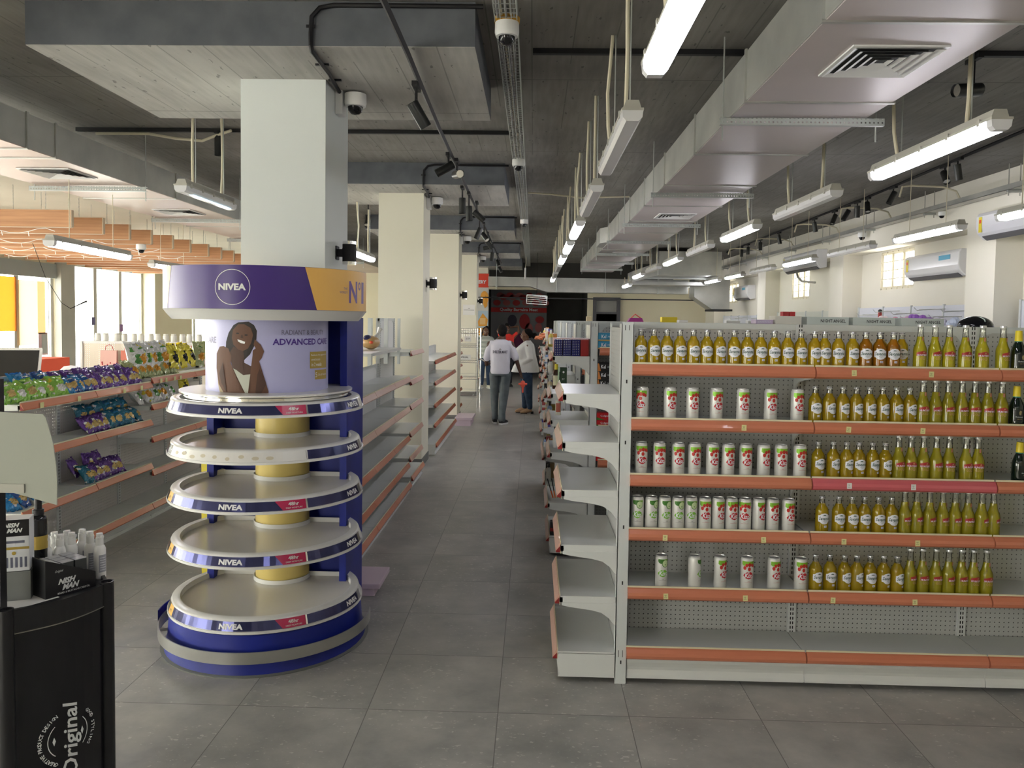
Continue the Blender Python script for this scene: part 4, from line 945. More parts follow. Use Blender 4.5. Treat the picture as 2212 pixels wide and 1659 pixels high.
def can(kind, label):
    t = thing('drinks_can', label, 'can'); r = .0310
    mb = MB(); mb.lathe([(.024, 0), (.0285, .004), (r, .010), (r, .150), (.0292, .157), (.0265, .162)], (0, 0, 0), CANB, 22); mb.build('can_body', t, smooth=True, world=False)
    mb = MB(); mb.lathe([(.0272, .161), (.0275, .1655), (.0258, .166), (.0250, .1625), (0, .162)], (0, 0, 0), CAPS, 20); mb.box(-.006, .006, -.016, .004, .1625, .164, CAPS); mb.build('can_lid', t, world=False)
    mb = MB(); K_ = 1.13; f, g, h = [(lambda s, z, F=on_cyl(0, 0, r+q): F(s*K_, min(.1495, (z-.080)*K_+.078))) for q in (.0003, .0007, .0011)]
    lip = [(-.024, .080), (-.016, .090), (-.007, .096), (0, .093), (.008, .097), (.017, .091), (.024, .081), (.015, .070), (0, .064), (-.015, .069)]
    if kind == 'berry':
        poly(mb, [(-.030, .1495), (.030, .1495), (.031, .128), (.020, .121), (.012, .128), (-.004, .124), (-.014, .130), (-.022, .122), (-.031, .128)], LEAF, f, .006)
        for a, b, q in ((-.010, .125, 1), (.003, .128, 1.15), (.016, .126, 1), (.024, .122, .9), (-.018, .113, 1.1), (.002, .109, 1.1)): poly(mb, ellipse_pts(a, b, .0062*q, .0078*q, 12), BERRY, g, .006)
        poly(mb, lip, LIPR, f, .006)
    else:
        poly(mb, [(-.024, .1495), (.024, .1495), (.026, .136), (.012, .130), (-.002, .122), (-.016, .130)], LEAF, f, .006)
        poly(mb, ellipse_pts(-.008, .136, .015, .013, 14), LEAFD, g, .006)
        poly(mb, ellipse_pts(.010, .124, .0155, .017, 16), LEAFD, g, .006); poly(mb, ellipse_pts(.0105, .1245, .0135, .015, 16), PALEG, h, .006); poly(mb, ellipse_pts(.010, .1225, .003, .0025, 8), LEAFD, on_cyl(0, 0, r+.0014), .006)
        poly(mb, lip, LIPG, f, .006)
    print_on(mb, text_geo('Kiss', bold=.025, shear=.22, res=1), LABW, g, .006, (.001, .081), w=.037, h=.021)
    print_on(mb, text_geo('CIDER', res=1), LIPR if kind == 'berry' else INK, f, .006, (0, .054), w=.010, h=.0025)
    rect(mb, -.018, .018, .0496, .0502, LIPR if kind == 'berry' else INK, f, .006)
    mb.build('printed_label', t, world=False, recalc=False)
    return t
def xs(pxs, y=3.935):
    """measured centres (photo columns converted once to metres on the shelf line y)"""
    return [(p-1152.)*y/1702.5 for p in pxs]
c1 = lambda l: [1330+a/4.9156 for a in l]; c2 = lambda l: [1762+a/4.9156 for a in l]
ROWZ = [1.585, 1.315, 1.040, .770, .477]; RN = ['top', 'second', 'third', 'fourth', 'fifth']
# roll of the photo shifts lower shelves slightly left; correction per row in metres
DX = [-.004, .004, .012, .020, .028]
proto = dict(sav=savanna('cider_bottle', AMB, 'x'), savo=savanna('dark_cider_bottle', AMB3, 'x'), hun=hunters('x'), sto=stout('x'), berry=can('berry', 'x'), apple=can('apple', 'x'))
DESC = dict(sav=('squat amber cider bottle', 'squat cider bottles'), savo=('squat darker orange cider bottle', 'squat cider bottles'), hun=('tall golden cider bottle', 'tall cider bottles'),
            sto=('dark stout bottle', 'stout bottles'), berry=('red-lipped drinks can', 'drinks cans'), apple=('green-lipped drinks can', 'drinks cans'))
def row(k, kind, xs_, rots=None, dy=0., start=0):
    for i, x in enumerate(xs_):
        d, g = DESC[kind]
        rz = (rots[i] if rots else random.uniform(-.25, .35))
        place(proto[kind], USED, (x+DX[k], 3.908+dy+random.uniform(-.003, .004), ROWZ[k]), (0, 0, rz), '%s, %s such from the left on the %s front shelf' % (d, ORD[i+start], RN[k]), '%s on the front shelves' % g)
row(0, 'sav', xs(c1([268, 402, 540, 677, 815, 956, 1092, 1240, 1378, 1518, 1655, 1795, 1935, 2075])+c2([55, 200, 345])), None)
row(0, 'sav', xs(c2([535, 688, 820, 905])), None, .066*0+.062, 17)
row(0, 'savo', xs(c2([478, 620, 762])))
row(0, 'hun', xs(c2([1035, 1190, 1333, 1500, 1680, 1885])))
row(0, 'sto', xs(c2([2040, 2180, 2320, 2460])))
row(1, 'berry', xs(c1([280, 572, 805, 1055, 1330, 1620, 1900])), [-.5, .3, .25, .25, .15, .15, .2])
row(1, 'sav', xs(c1([2085])+c2([105, 245, 385, 520, 660, 800, 940])), [.1]+[.45]*7)
row(1, 'hun', xs(c2([1070, 1205, 1335, 1475, 1605, 1735, 1880])))
row(1, 'sto', xs(c2([2035, 2175, 2310])))
row(2, 'berry', xs(c1([265, 455, 652, 822, 1010, 1175, 1360, 1548, 1730, 1925])), [.05, .05, .05, .25, .3, .3, .1, .5, .05, .2])
row(2, 'sav', xs(c1([2115])+c2([150, 285, 415, 560, 690])), [.3, .5, .5, .1, .45, .45])
row(2, 'hun', xs(c2([825, 955, 1085, 1215, 1350, 1520, 1640])))
row(2, 'sto', xs(c2([2075, 2200, 2330])))
row(3, 'apple', xs(c1([220, 365, 505, 645, 785])), [-.15, .4, .25, .1, 0])
row(3, 'berry', xs(c1([930, 1070, 1210, 1350, 1495, 1640, 1805])), [.05, .6, .3, -.3, .7, .4, .3])
row(3, 'sav', xs(c1([2155])+c2([205, 345, 475, 620, 755])), [.1]*6)
row(3, 'hun', xs(c2([890, 1020, 1150, 1285, 1415, 1550, 1690, 1815])), [.5, .6, .6, .5, .5, .1, .8, .9])
row(4, 'apple', xs(c1([470, 820])), [.1, 1.1])
row(4, 'berry', xs(c1([1090, 1370, 1655, 1935])), [.6, .05, .35, .1])
row(4, 'sav', xs(c1([2090])+c2([120, 270, 400, 540, 680, 820])), [.3, .1, .4, .6, .1, .35, .45])
row(4, 'hun', xs(c2([955, 1085, 1225, 1350, 1490, 1610, 1745])), [.6, .2, .2, .5, .3, .1, .1])

# ------------------------------------------------------------------ goods on top of the runs and in the far runs
def carton(name, label, cat, loc, dims, m, texts=(), group=None, rz=0., extra=None, side=None):
    """box with its base centre at loc; texts: (string, material, x, z, w, h, bold) printed on the -y face"""
    t = thing(name, label, cat, loc, group, rz); a, b, c = dims
    mb = MB(); mb.box(-a/2, a/2, -b/2, b/2, 0, c, m); mb.build('carton', t, world=False, bevel=.0015)
    if texts or extra:
        mb = MB(); f = on_plane((0, -b/2-.0008, 0), (1, 0, 0), (0, 0, 1)); g = on_plane((0, -b/2-.0014, 0), (1, 0, 0), (0, 0, 1))
        if extra: extra(mb, f)
        for s, mm, x, z, w, h, bo in texts: print_on(mb, text_geo(s, bold=bo, res=1), mm, g, None, (x, z), w=w, h=h)
        mb.build('printed_front', t, world=False, recalc=False)
    return t
NAB = mat('carton_pale_green', (.62, .68, .62), .5)
for i, x in enumerate((2.12+.02, 2.47+.02, 2.86)):
    carton('slim_carton', 'pale green NIGHT ANGEL carton, %s of three on top of second run' % ('left', 'middle', 'right')[i], 'carton', (x+.12, 6.2, 1.80), (.32, .16, .06), NAB, [('NIGHT ANGEL', INK, .04, .030, .19, .024, .015)], 'pale green cartons on the second run')
carton('slim_carton', 'cream carton left of the three pale green cartons on the second run', 'carton', (1.96, 6.2, 1.80), (.20, .16, .062), mat('carton_cream', (.74, .72, .62), .5))
carton('slim_carton', 'small lilac striped carton at the left end of the cartons on the second run', 'carton', (1.78, 6.2, 1.80), (.13, .14, .032), mat('carton_lilac', (.60, .50, .66), .5), [('////////', LABW, 0, .016, .1, .012, 0)])
mb = MB(); mb.ell((3.42, 6.2, 1.80), (.13, .12, .085), BLKGLOSS, 20, 12); tag(mb.build('helmet_bag', smooth=True), 'glossy black rounded bag on top of the second run', 'bag')
for i, (x, y, w, h, m, lb) in enumerate(((.55, 8.0, .05, .05, mat('cream_tub', (.75, .62, .40), .5), 'small cream tub on top of the third run near the aisle'), (1.12, 6.1, .07, .02, WHITEP, 'flat white packet on top of the second run'), (1.62-.3, 7.0+.0, .16, .055, mat('yellow_card', (.80, .62, .04), .5), 'yellow card sign lying on top of the far run'),
        (1.98, 8.2, .14, .03, WHITEP, 'white tray packet on top of the third run'), (2.2, 8.2, .14, .032, WHITEP, 'second white tray packet on top of the third run'), (2.42, 8.2, .11, .032, mat('red_white_pack', (.70, .40, .40), .5), 'red and white packet on top of the third run'))):
    yy = 8.2 if y > 6.5 else 6.15
    mb = MB(); mb.box(x, x+w, yy-.05, yy+.05, 1.80, 1.80+h, m); tag(mb.build('packet', bevel=.004), lb, 'packet')
for i, x in enumerate((3.84, 3.94)):
    mb = MB(); mb.box(x, x+.085, 12.25, 12.4, 1.80, 1.99, mat('red_box_%d' % i, (.45+.1*i, .04, .04), .45)); tag(mb.build('red_carton', bevel=.002), '%s of two red cartons standing on a far run at the right' % ('left', 'right')[i], 'carton')
mb = MB(); mb.prism([(1.24-.02, 0), (1.42, 0), (1.40, .05), (1.25, .05)], 10.2, 10.35, 'y', mat('magenta_bag', (.25, .02, .15), .5))
for v in mb.v: v.z += 1.80
mb.tube([(1.27, 10.28, 1.85), (1.32, 10.28, 1.90), (1.39, 10.28, 1.85)], .008, mat('pink_handle', (.6, .08, .06), .5), 6); tag(mb.build('handbag'), 'small magenta bag with a red handle on top of a far run', 'bag')
# blue pill organisers on the second end cap
POB = mat('organiser_blue', (.012, .014, .12), .25); PRD = mat('organiser_red', (.30, .02, .02), .3)
for i in range(4):
    t = thing('bead_tray', 'tall %s dotted pack, %s of four on the second end cap' % ('dark red' if i == 3 else 'dark blue', ORD[i]), 'pack', (.193+.066*i, 6.02, 1.535), 'dark packs on the second end cap')
    mb = MB(); mb.box(-.031, .031, -.05, .05, 0, .125, PRD if i == 3 else POB); mb.build('pack_body', t, world=False, bevel=.002)
    if i < 3:
        mb = MB()
        for a in range(4):
            for b in range(9): mb.ell((-.021+.014*a, -.0505, .012+.0125*b), (.0022, .0012, .0022), LABW, 6, 4)
        o = mb.build('dots', t, world=False)
mb = MB(); mb.box(.16, .44, 6.10, 6.38, 1.535, 1.665, mat('pink_carton', (.55, .30, .30), .5)); tag(mb.build('carton'), 'pinkish carton behind the dark packs on the second end cap', 'carton')
KB = mat('kel_blue', (.03, .24, .42), .45); KK = mat('kel_black', (.012, .012, .012), .4); KO = mat('kel_orange', (.60, .22, .05), .5)
def kel(x, z, blue, lb):
    def ex(mb, f):
        if not blue: poly(mb, [(-.055, .0), (-.03, .0), (-.045, .058), (-.055, .058)], KO, f)
        else: rect(mb, -.055, .055, .0, .010, mat('wave_tan', (.45, .32, .12), .5), f)
    carton('kel_carton', lb, 'carton', (x, 6.02, z), (.11, .14, .06), KB if blue else KK, [('Kel', LABW, -.012, .033, .035, .028, .02), ('360' if blue else 'CARE', LABW, .030, .033, .028, .012, 0)], 'blue and black cartons in the second run', extra=ex)
kel(.545, 1.592, True, 'blue Kel carton, lower of two on the top shelf of the second run'); kel(.545, 1.654, True, 'blue Kel carton, upper of two on the top shelf of the second run')
kel(.545, 1.302, False, 'black Kel carton, lower of three on the second shelf of the second run'); kel(.548, 1.364, False, 'black Kel carton, middle of three on the second shelf of the second run'); kel(.546, 1.426, False, 'black Kel carton, top of three on the second shelf of the second run')
CR = mat('toothpaste_red', (.52, .015, .02), .35)
for i, z in enumerate((1.002, 1.056)):
    carton('toothpaste_carton', 'red Colgate carton, %s of two on the middle shelf of the second run' % ('lower', 'upper')[i], 'carton', (.575, 6.0, z), (.17, .10, .052), CR, [('Colgate', LABW, -.02, .03, .075, .018, .02), ('Cavity', LABW, .05, .015, .04, .010, 0)], 'red cartons in the second run', extra=lambda mb, f: poly(mb, [(-.085, .0), (-.02, .0), (-.085, .02)], LEAFD, f))
for i, z in enumerate((.742, .796)):
    carton('toothpaste_carton', 'red and yellow Colgate carton, %s of two on the lower shelf of the second run' % ('lower', 'upper')[i], 'carton', (.575, 6.0, z), (.17, .10, .052), CR, [('Colgate', LABW, -.02, .032, .075, .016, .02)], 'red cartons in the second run', extra=lambda mb, f: rect(mb, -.06, .05, .008, .018, KO, f))
# tall tubes, bottles and coloured sachets standing on the lower end-cap shelves
def simple_bottle(name, label, loc, r, h, m, capm, group, lab=None, cat='bottle', caph=.25):
    t = thing(name, label, cat, loc, group)
    mb = MB(); mb.lathe([(r*.9, 0), (r, .004), (r, h*.66), (r*.6, h*.78), (r*.4, h*(1-caph)+.002)], (0, 0, 0), m, 14); mb.build('bottle_body', t, smooth=True, world=False)
    mb = MB(); mb.lathe([(r*.45, h*(1-caph)), (r*.45, h*.98), (r*.35, h), (0, h)], (0, 0, 0), capm, 12); mb.build('cap', t, smooth=True, world=False)
    if lab:
        mb = MB(); rect(mb, -r*.9, r*.9, h*.15, h*.55, lab, on_cyl(0, 0, r+.0006), .008); mb.build('label', t, world=False, recalc=False)
    return t
def flat_pack(name, label, loc, w, d, h, m, rz=0., tilt=0., group=None, cat='packet', stripe=None):
    t = thing(name, label, cat, loc, group, rz); mb = MB(); tf = Matrix.Rotation(tilt, 4, 'Y')
    mb.box(-w/2, w/2, -d/2, d/2, 0, h, m, tf); o = mb.build('pack_body', t, world=False, bevel=.003)
    if stripe: mb = MB(); mb.box(-w/2-.001, w/2+.001, -d/2-.001, d/2+.001, h*.3, h*.55, stripe, tf); mb.build('printed_band', t, world=False)
    return t
GN = 'goods on the %s end cap'
CT = mat('bottle_cream', (.66, .62, .45), .4); BRN = mat('bottle_brown', (.05, .02, .01), .2); GRN = mat('tube_green', (.45, .60, .40), .4); FOR = mat('box_forest', (.015, .045, .02), .4)
simple_bottle('pump_bottle', 'brown pump bottle with cream label on the second end cap', (.182, 6.02, 1.28), .030, .19, BRN, YCAP, None, CT)
carton('tall_carton', 'tall dark green carton with a white emblem on the second end cap', 'carton', (.235, 5.99, 1.283), (.052, .05, .165), FOR, [('◆', LABW, 0, .13, .02, .018, 0), ('FY', LABW, 0, .075, .018, .014, 0)], None)
flat_pack('green_tube', 'pale green tube beside the tall dark green carton', (.198, 5.975, 1.283), .012, .03, .17, GRN, cat='tube')
simple_bottle('shampoo_bottle', 'white bottle seen edge-on on the second end cap', (.20, 5.99, 1.082), .022, .17, mat('bottle_ivory', (.74, .74, .62), .4), WHITE, None, mat('label_rust', (.45, .12, .08), .5))
for i, (x, z, m) in enumerate(((.18, .845, BLKGLOSS), (.215, .845, BLKGLOSS), (.195, 1.035-.19, CT))):
    simple_bottle('lotion_bottle', ('black-capped white lotion bottle, nearer the aisle on the middle shelf of the second end cap', 'black-capped white lotion bottle, second on the middle shelf of the second end cap', 'cream lotion bottle behind the black-capped ones on the second end cap')[i], (x, 6.0+(.08 if i == 2 else 0), .832), .018, .16, WHITE, BLKGLOSS if i < 2 else WHITE, 'lotion bottles on the second end cap', caph=.42)
for i, c in enumerate(((.55, .10, .02), (.60, .16, .03), (.05, .30, .06), (.58, .14, .03), (.03, .10, .35), (.02, .25, .08))):
    t = thing('comb_pack', '%s comb in the fan of six on the lower second end cap' % ('orange-red', 'orange', 'green', 'deep orange', 'blue', 'dark green')[i], 'comb', (.172+.017*i, 6.0, .446), 'coloured combs on the second end cap')
    mb = MB(); tf = Matrix.Rotation(.1*(i-3), 4, 'Y'); mb.box(-.005, .005, -.012, .012, 0, .055, mat('comb_%d' % i, c, .4), tf); mb.box(-.004, .004, -.010, .010, .055, .15, BLACK, tf); mb.build('comb_body', t, world=False)
flat_pack('black_pouch', 'black pouch with a red corner low on the second end cap', (.20, 6.02, .158), .09, .08, .10, BLACK, stripe=REDCAP, cat='pouch')
# goods on the farther end caps: a mixed column of jars, bottles and cartons along the aisle
pal = [(.70, .55, .12), (.62, .60, .55), (.10, .08, .35), (.70, .70, .66), (.45, .10, .10), (.62, .45, .10), (.75, .62, .40), (.05, .05, .05), (.60, .25, .08), (.25, .35, .55), (.70, .60, .55), (.35, .25, .12)]
k = 0
for r_, y in enumerate(RUN[1:4]):
    for zi, (z, dd) in enumerate(EC2+[(.156, .30)]):
        for j in range(3 if r_ < 2 else 2):
            c = pal[(k*5+j*3) % len(pal)]; m = mat('good_%d_%d_%d' % tuple(int(v*100) for v in c), c, .4); k += 1
            loc = (.182+.04*(j % 2), y+.05+.16*j, z)
            nm = 'on %s shelf up, %s end cap, %s in depth' % (ORD[5-zi], NAME[r_+1], ORD[j])
            if k % 3 == 0: flat_pack('packet', 'upright packet '+nm, loc, .05, .09, random.uniform(.12, .17), m, stripe=mat('stripe_w', (.7, .68, .62), .5), group=GN % NAME[r_+1])
            elif k % 3 == 1: simple_bottle('bottle', 'small capped bottle '+nm, loc, .026, random.uniform(.14, .18), m, WHITE if k % 2 else BLACK, GN % NAME[r_+1], mat('stripe_w', (.7, .68, .62), .5))
            else: carton('carton', 'small carton '+nm, 'carton', loc, (.05, .08, random.uniform(.10, .16)), m, group=GN % NAME[r_+1])
mb = MB()
for i in range(26): 
    a = random.uniform(0, 6.3); q = random.uniform(0, .10); mb.ell((.13+q*math.cos(a)*.9, 10.3+q*math.sin(a)*1.4, 1.56+.05*(1-q/.1)+random.uniform(0, .02)), (.035, .045, .018), mat('orange_net', (.55, .16, .05), .5), 7, 5)
tag(mb.build('mesh_scourer', smooth=False), 'bunched orange net bag on top of the fourth end cap', 'net bag')

# ================================================================== LEFT SHELVING (snacks) AND AISLE SHELVING
SHW = mat('left_shelf_enamel', (.70, .68, .66), .3)
def bay_x(label, x, y, shelves, h, base, group, depth=.31, rails=None, panel=PERFL, post='L', top=True, railm=COPPER, w=.885, deck=True):
    """bay whose shelves face the aisle (+x); front edge at x, from y to y+w"""
    return bay('aisle_bay', label, (x, y, 0), PI/2, w, depth, shelves, h, base, panel, post, group, railm, top, rails, .35, deck, PROFT)
GS = 'bays of the snack shelving at left'
bay_x('snack shelving bay holding green and blue crisp packets, nearest the camera', -3.34, 5.03, [(1.20, .31), (.87, .31), (.48, .31)], 1.36, .125, GS)
bay_x('snack shelving bay holding purple crisp packets', -3.34, 5.915, [(1.20, .31), (.87, .31), (.485, .31)], 1.36, .125, GS)
bay_x('snack shelving bay with large chip bags beside the round stand', -3.34, 6.80, [(1.235, .31), (1.00, .31), (.715, .31), (.42, .31)], 1.36, .125, GS)
bay_x('last snack shelving bay, mostly behind the round stand', -3.34, 7.685, [(1.235, .31), (1.00, .31), (.715, .31), (.42, .31)], 1.36, .125, GS, post='LR')
GD = 'bays of the empty shelving down the left of the aisle'
DS = [(1.19, .33), (.88, .33), (.58, .33), (.30, .33)]
for i, y in enumerate((5.42, 6.305, 7.19)):
    bay_x('empty white aisle shelving bay behind the round stand, %s from the camera' % ORD[i], -1.25, y, DS, 1.33, .10, GD, .35, panel=mat('solid_back', (.72, .73, .72), .4), post='LR' if i == 2 else 'L', rails=[PALER, PALER, COPPER, COPPER])
bay_x('narrow empty shelving bay in front of the second column', -1.25, 8.14, [(1.45, .33), (1.145, .33), (.885, .33), (.60, .33), (.34, .33)], 1.8, .14, GD, .35, panel=mat('solid_back', (.72, .73, .72), .4), post='LR', rails=[PALER]*5)
D3 = [(1.25, .33), (.97, .33), (.68, .33), (.42, .33)]
for i, y in enumerate((10.2, 11.085, 11.97)):
    bay_x('empty white shelving bay between the second and third columns, %s from the camera' % ORD[i], -1.25, y, D3, 1.38, .16, GD, .35, panel=mat('solid_back', (.72, .73, .72), .4), post='LR' if i == 2 else 'L', rails=[COPPER]*4)
# ---- bags
def bag_mesh(name, w, h, th, cols, nx=14, nz=18, seed=0):
    rnd = random.Random(seed); base, patch, pale, accent = cols
    mb = MB(); g = [[rnd.uniform(-1, 1) for _ in range(nz+1)] for _ in range(nx+1)]
    cx, cz = rnd.uniform(.42, .58), rnd.uniform(.30, .42)
    for side in (-1, 1):
        v = []
        for i in range(nx+1):
            for j in range(nz+1):
                u, t = i/nx, j/nz
                crimp = t < .07 or t > .93
                b = (max(0, math.sin(PI*u))**.6)*(max(0, math.sin(PI*min(max((t-.06)/.88, 0), 1)))**.6)
                fl = 1+.10*(abs(t-.5)*2)**4
                x = (u-.5)*w*fl*(1-.10*math.sin(PI*t)); z = t*h
                y = side*(b*th/2*(1+.28*g[i][j])) + (.006*math.sin(u*17+seed) if crimp else 0)
                v.append((x+.004*g[i][j]*(0 if i in (0, nx) else 1), y, z+.004*g[j % (nx+1)][i % (nz+1)]))
        fl_ = {}
        for i in range(nx):
            for j in range(nz):
                u, t = (i+.5)/nx, (j+.5)/nz
                m = base
                if side < 0:
                    d = ((u-cx)/.30)**2+((t-cz)/.17)**2
                    if d < 1: m = patch
                    elif .72 < t < .80 and .28 < u < .72: m = pale
                    elif .09 < t < .17 and .3 < u < .8: m = pale if i % 2 else base
                    elif math.sin(u*9+seed)*math.sin(t*8+seed*2)+.25*rnd.random() > .88: m = accent
                q = (i*(nz+1)+j, (i+1)*(nz+1)+j, (i+1)*(nz+1)+j+1, i*(nz+1)+j+1)
                fl_.setdefault(m.name, [m, []])[1].append(q)
        for m, fs in fl_.values(): mb.add(v, fs, m)
    o = mb.build(name, smooth=False)
    return o
def foil(n, c, r=.22): return mat(n, c, r, .15, coat=.3)
PUR, TEA, GRE, BLU = foil('foil_purple', (.13, .05, .30)), foil('foil_teal', (.02, .16, .26)), foil('foil_green', (.30, .58, .10)), foil('foil_blue', (.03, .22, .50))
PUD = foil('foil_purple_dark', (.06, .03, .14)); YEL = foil('foil_yellow', (.72, .62, .05)); BRO = foil('foil_snack', (.58, .42, .15)); PAL = foil('foil_pale', (.72, .72, .70)); DKG = foil('foil_leaf', (.08, .26, .05)); BLK = foil('foil_black', (.02, .02, .02)); ORG = foil('foil_orange', (.70, .32, .03)); OLV = foil('foil_olive', (.38, .42, .20)); DBL = foil('foil_deep_blue', (.03, .10, .34))
bags = {
    'green': [bag_mesh('crisp_packet', .15, .17, .07, (GRE, PAL, GRE, YEL), seed=1), bag_mesh('crisp_packet', .15, .17, .07, (GRE, BRO, PAL, DKG), seed=2)],
    'blue': [bag_mesh('crisp_packet', .125, .165, .06, (BLU, BRO, BLU, PAL), seed=3), bag_mesh('crisp_packet', .125, .165, .06, (DBL, BRO, PAL, BLU), seed=4)],
    'purple': [bag_mesh('crisp_packet', .125, .165, .06, (PUR, BRO, PUR, PAL), seed=5), bag_mesh('crisp_packet', .125, .165, .06, (PUR, BRO, PUD, PAL), seed=6)],
    'teal': [bag_mesh('crisp_packet', .125, .165, .06, (TEA, BRO, TEA, PAL), seed=7), bag_mesh('crisp_packet', .125, .165, .06, (TEA, BRO, BLU, DBL), seed=8)],
    'chips': [bag_mesh('chip_bag', .19, .27, .09, (PAL, DKG, PAL, DKG), seed=9), bag_mesh('chip_bag', .19, .27, .09, (PAL, ORG, DKG, YEL), seed=10)],
    'yellow': [bag_mesh('chip_bag', .18, .26, .09, (YEL, BLK, YEL, BLK), seed=11)],
    'olive': [bag_mesh('chip_bag', .19, .26, .10, (OLV, ORG, DKG, BRO), seed=12)],
}
cntb = {}
LBN = {'green': 'bright green crisp packet', 'blue': 'blue crisp packet', 'purple': 'purple crisp packet', 'teal': 'teal crisp packet', 'chips': 'large silver and green chip bag', 'yellow': 'large yellow and black chip bag', 'olive': 'large olive chip bag'}
def bag(kind, y, z, x, lean, where, roll=0., s=1.):
    v = bags[kind]; i = cntb.get((kind, where), 0); cntb[(kind, where)] = i+1
    p = v[i % len(v)]
    place(p, USED, (x, y, z), (lean, roll, PI/2+random.uniform(-.25, .25)), '%s, %s such from left, %s' % (LBN[kind], ORD[i], where.replace('in the ', '')), 'snack packets %s' % where, 'snack packet', (s, s, s))
random.seed(11)
def lay(kinds, ys, z, rowx, where, lean=-.62, lift=0., s=1.):
    for kd, y in zip(kinds, ys): bag(kd, y, z+lift, rowx, lean+random.uniform(-.12, .12), where, random.uniform(-.12, .12), s)
z1 = 1.203
g = lambda a, b, n: [a+(b-a)*i/max(1, n-1) for i in range(n)]
lay(['green']*7, g(4.98, 5.62, 7), z1, -3.41, 'in the front row of the top snack shelf')
lay(['blue']*4, g(5.72, 5.98, 4), z1, -3.41, 'in the front row of the top snack shelf')
lay(['purple']*7, g(6.06, 6.74, 7), z1, -3.41, 'in the front row of the top snack shelf')
lay(['blue']*5, g(5.34, 5.70, 5), z1, -3.52, 'in the raised back row of the top snack shelf', -.6, .035)
lay(['purple']*7, g(5.82, 6.74, 7), z1, -3.52, 'in the raised back row of the top snack shelf', -.65, .035)
lay(['purple']*4, g(5.62+.38, 6.22, 4), .873, -3.41, 'in the front row of the second snack shelf')
lay(['teal']*5, g(6.32, 6.76, 5), .873, -3.41, 'in the front row of the second snack shelf')
lay(['teal']*6, g(6.10, 6.74, 6), .873, -3.53, 'in the raised back row of the second snack shelf', -.4, .055)
lay(['teal'], [5.98], .488, -3.41, 'in the front row of the third snack shelf')
lay(['purple']*5, g(6.06, 6.42, 5), .488, -3.41, 'in the front row of the third snack shelf')
lay(['purple']*3, g(6.02, 6.32, 3), .488, -3.53, 'in the back row of the third snack shelf', -.35, .04)
lay(['blue']*4, g(5.1, 5.5, 4), .483, -3.42, 'in the front row of the lowest left snack shelf', -.8)
lay(['olive']*6, g(6.78, 7.50, 6), 1.238, -3.44, 'lying in front on the chip shelf', -.85, 0, .85)
lay(['chips']*6, g(6.88, 7.42, 6), 1.238, -3.50, 'standing on the chip shelf', -.30, .06)
lay(['yellow']*3, g(7.52, 7.95, 3), 1.238, -3.46, 'standing on the chip shelf', -.30, .04)
lay(['olive']*2, g(8.1, 8.4, 2), 1.238, -3.46, 'standing on the chip shelf', -.30, .04)
lay(['chips']*5, g(6.85, 7.5, 5), 1.003, -3.44, 'on the lower chip shelf', -.70, 0, .8)
lay(['yellow']*1, [7.66], 1.003, -3.42, 'on the lower chip shelf', -.3, 0, .8)
# price tags on the snack rails
for i, (y, z) in enumerate(((5.22, 1.18), (5.66, 1.18), (6.30, 1.18), (6.58, 1.18), (6.93, 1.215), (7.03, 1.215), (7.2, 1.215), (7.32, 1.215))):
    mb = MB(); mb.box(0, .0015, -.02, .02, -.018, .018, TAGY); o = mb.build('price_tag'); o.location = (-3.312, y, z)
    tag(o, 'cream price tag on the top snack rail, %s from the left' % ORD[i], 'price tag', 'price tags on the top snack rail')

# ---- shelving by the window with gift bags and white jars
t = thing('gift_shelving', 'low white shelving by the window hung with gift bags', 'shelving', (-5.5, 9.5, 0))
mb = MB(); mb.box(-5.52, -3.0, 9.5, 9.51, .1, 1.44, perforated('cream_panel', (.74, .66, .54), .024, .15)); mb.build('back_panel', t)
mb = MB(); mb.box(-5.52, -3.0, 9.49, 9.66, 1.44, 1.47, SHW); mb.build('top_shelf', t)
for x in (-5.52, -4.62, -3.72): mb = MB(); mb.box(x-.015, x+.015, 9.48, 9.52, 0, 1.47, SHW); mb.build('upright', t)
mb = MB(); mb.box(-5.52, -3.0, 9.2, 9.5, .1, .13, SHW); mb.build('base_deck', t)
jar = thing('white_jar', 'x', 'jar'); mb = MB(); mb.lathe([(.033, 0), (.035, .01), (.035, .075)], (0, 0, 0), mat('jar_white', (.78, .76, .70), .4), 12); mb.build('jar_body', jar, smooth=True, world=False)
mb = MB(); mb.lathe([(.030, .075), (.030, .095), (0, .096)], (0, 0, 0), mat('jar_lid', (.70, .68, .60), .4), 12); mb.build('lid', jar, world=False)
for i, px in enumerate((205, 222, 246, 263, 284, 299, 320, 335, 353, 370, 389, 404, 425)):
    x = -5.525+(px-176)*.00573; place(jar, USED, (x, 9.57, 1.471), (0, 0, 0), 'white jar on top of the gift shelving, %s from the left' % ORD[i], 'white jars on the gift shelving')
gb = ((-5.15, .20, .26, (.72, .42, .36), 'pink gift bag with red dots, leftmost on the gift shelving'), (-4.92, .16, .30, (.62, .18, .12), 'red gift bag hanging left of the striped one'), (-4.66, .24, .30, (.45, .62, .62), 'teal and white striped gift bag'), (-4.36, .20, .28, (.76, .60, .60), 'pale gift bag with red dots right of the striped one'), (-4.12, .18, .26, (.75, .35, .45), 'pink gift bag with a bow, rightmost on the gift shelving'))
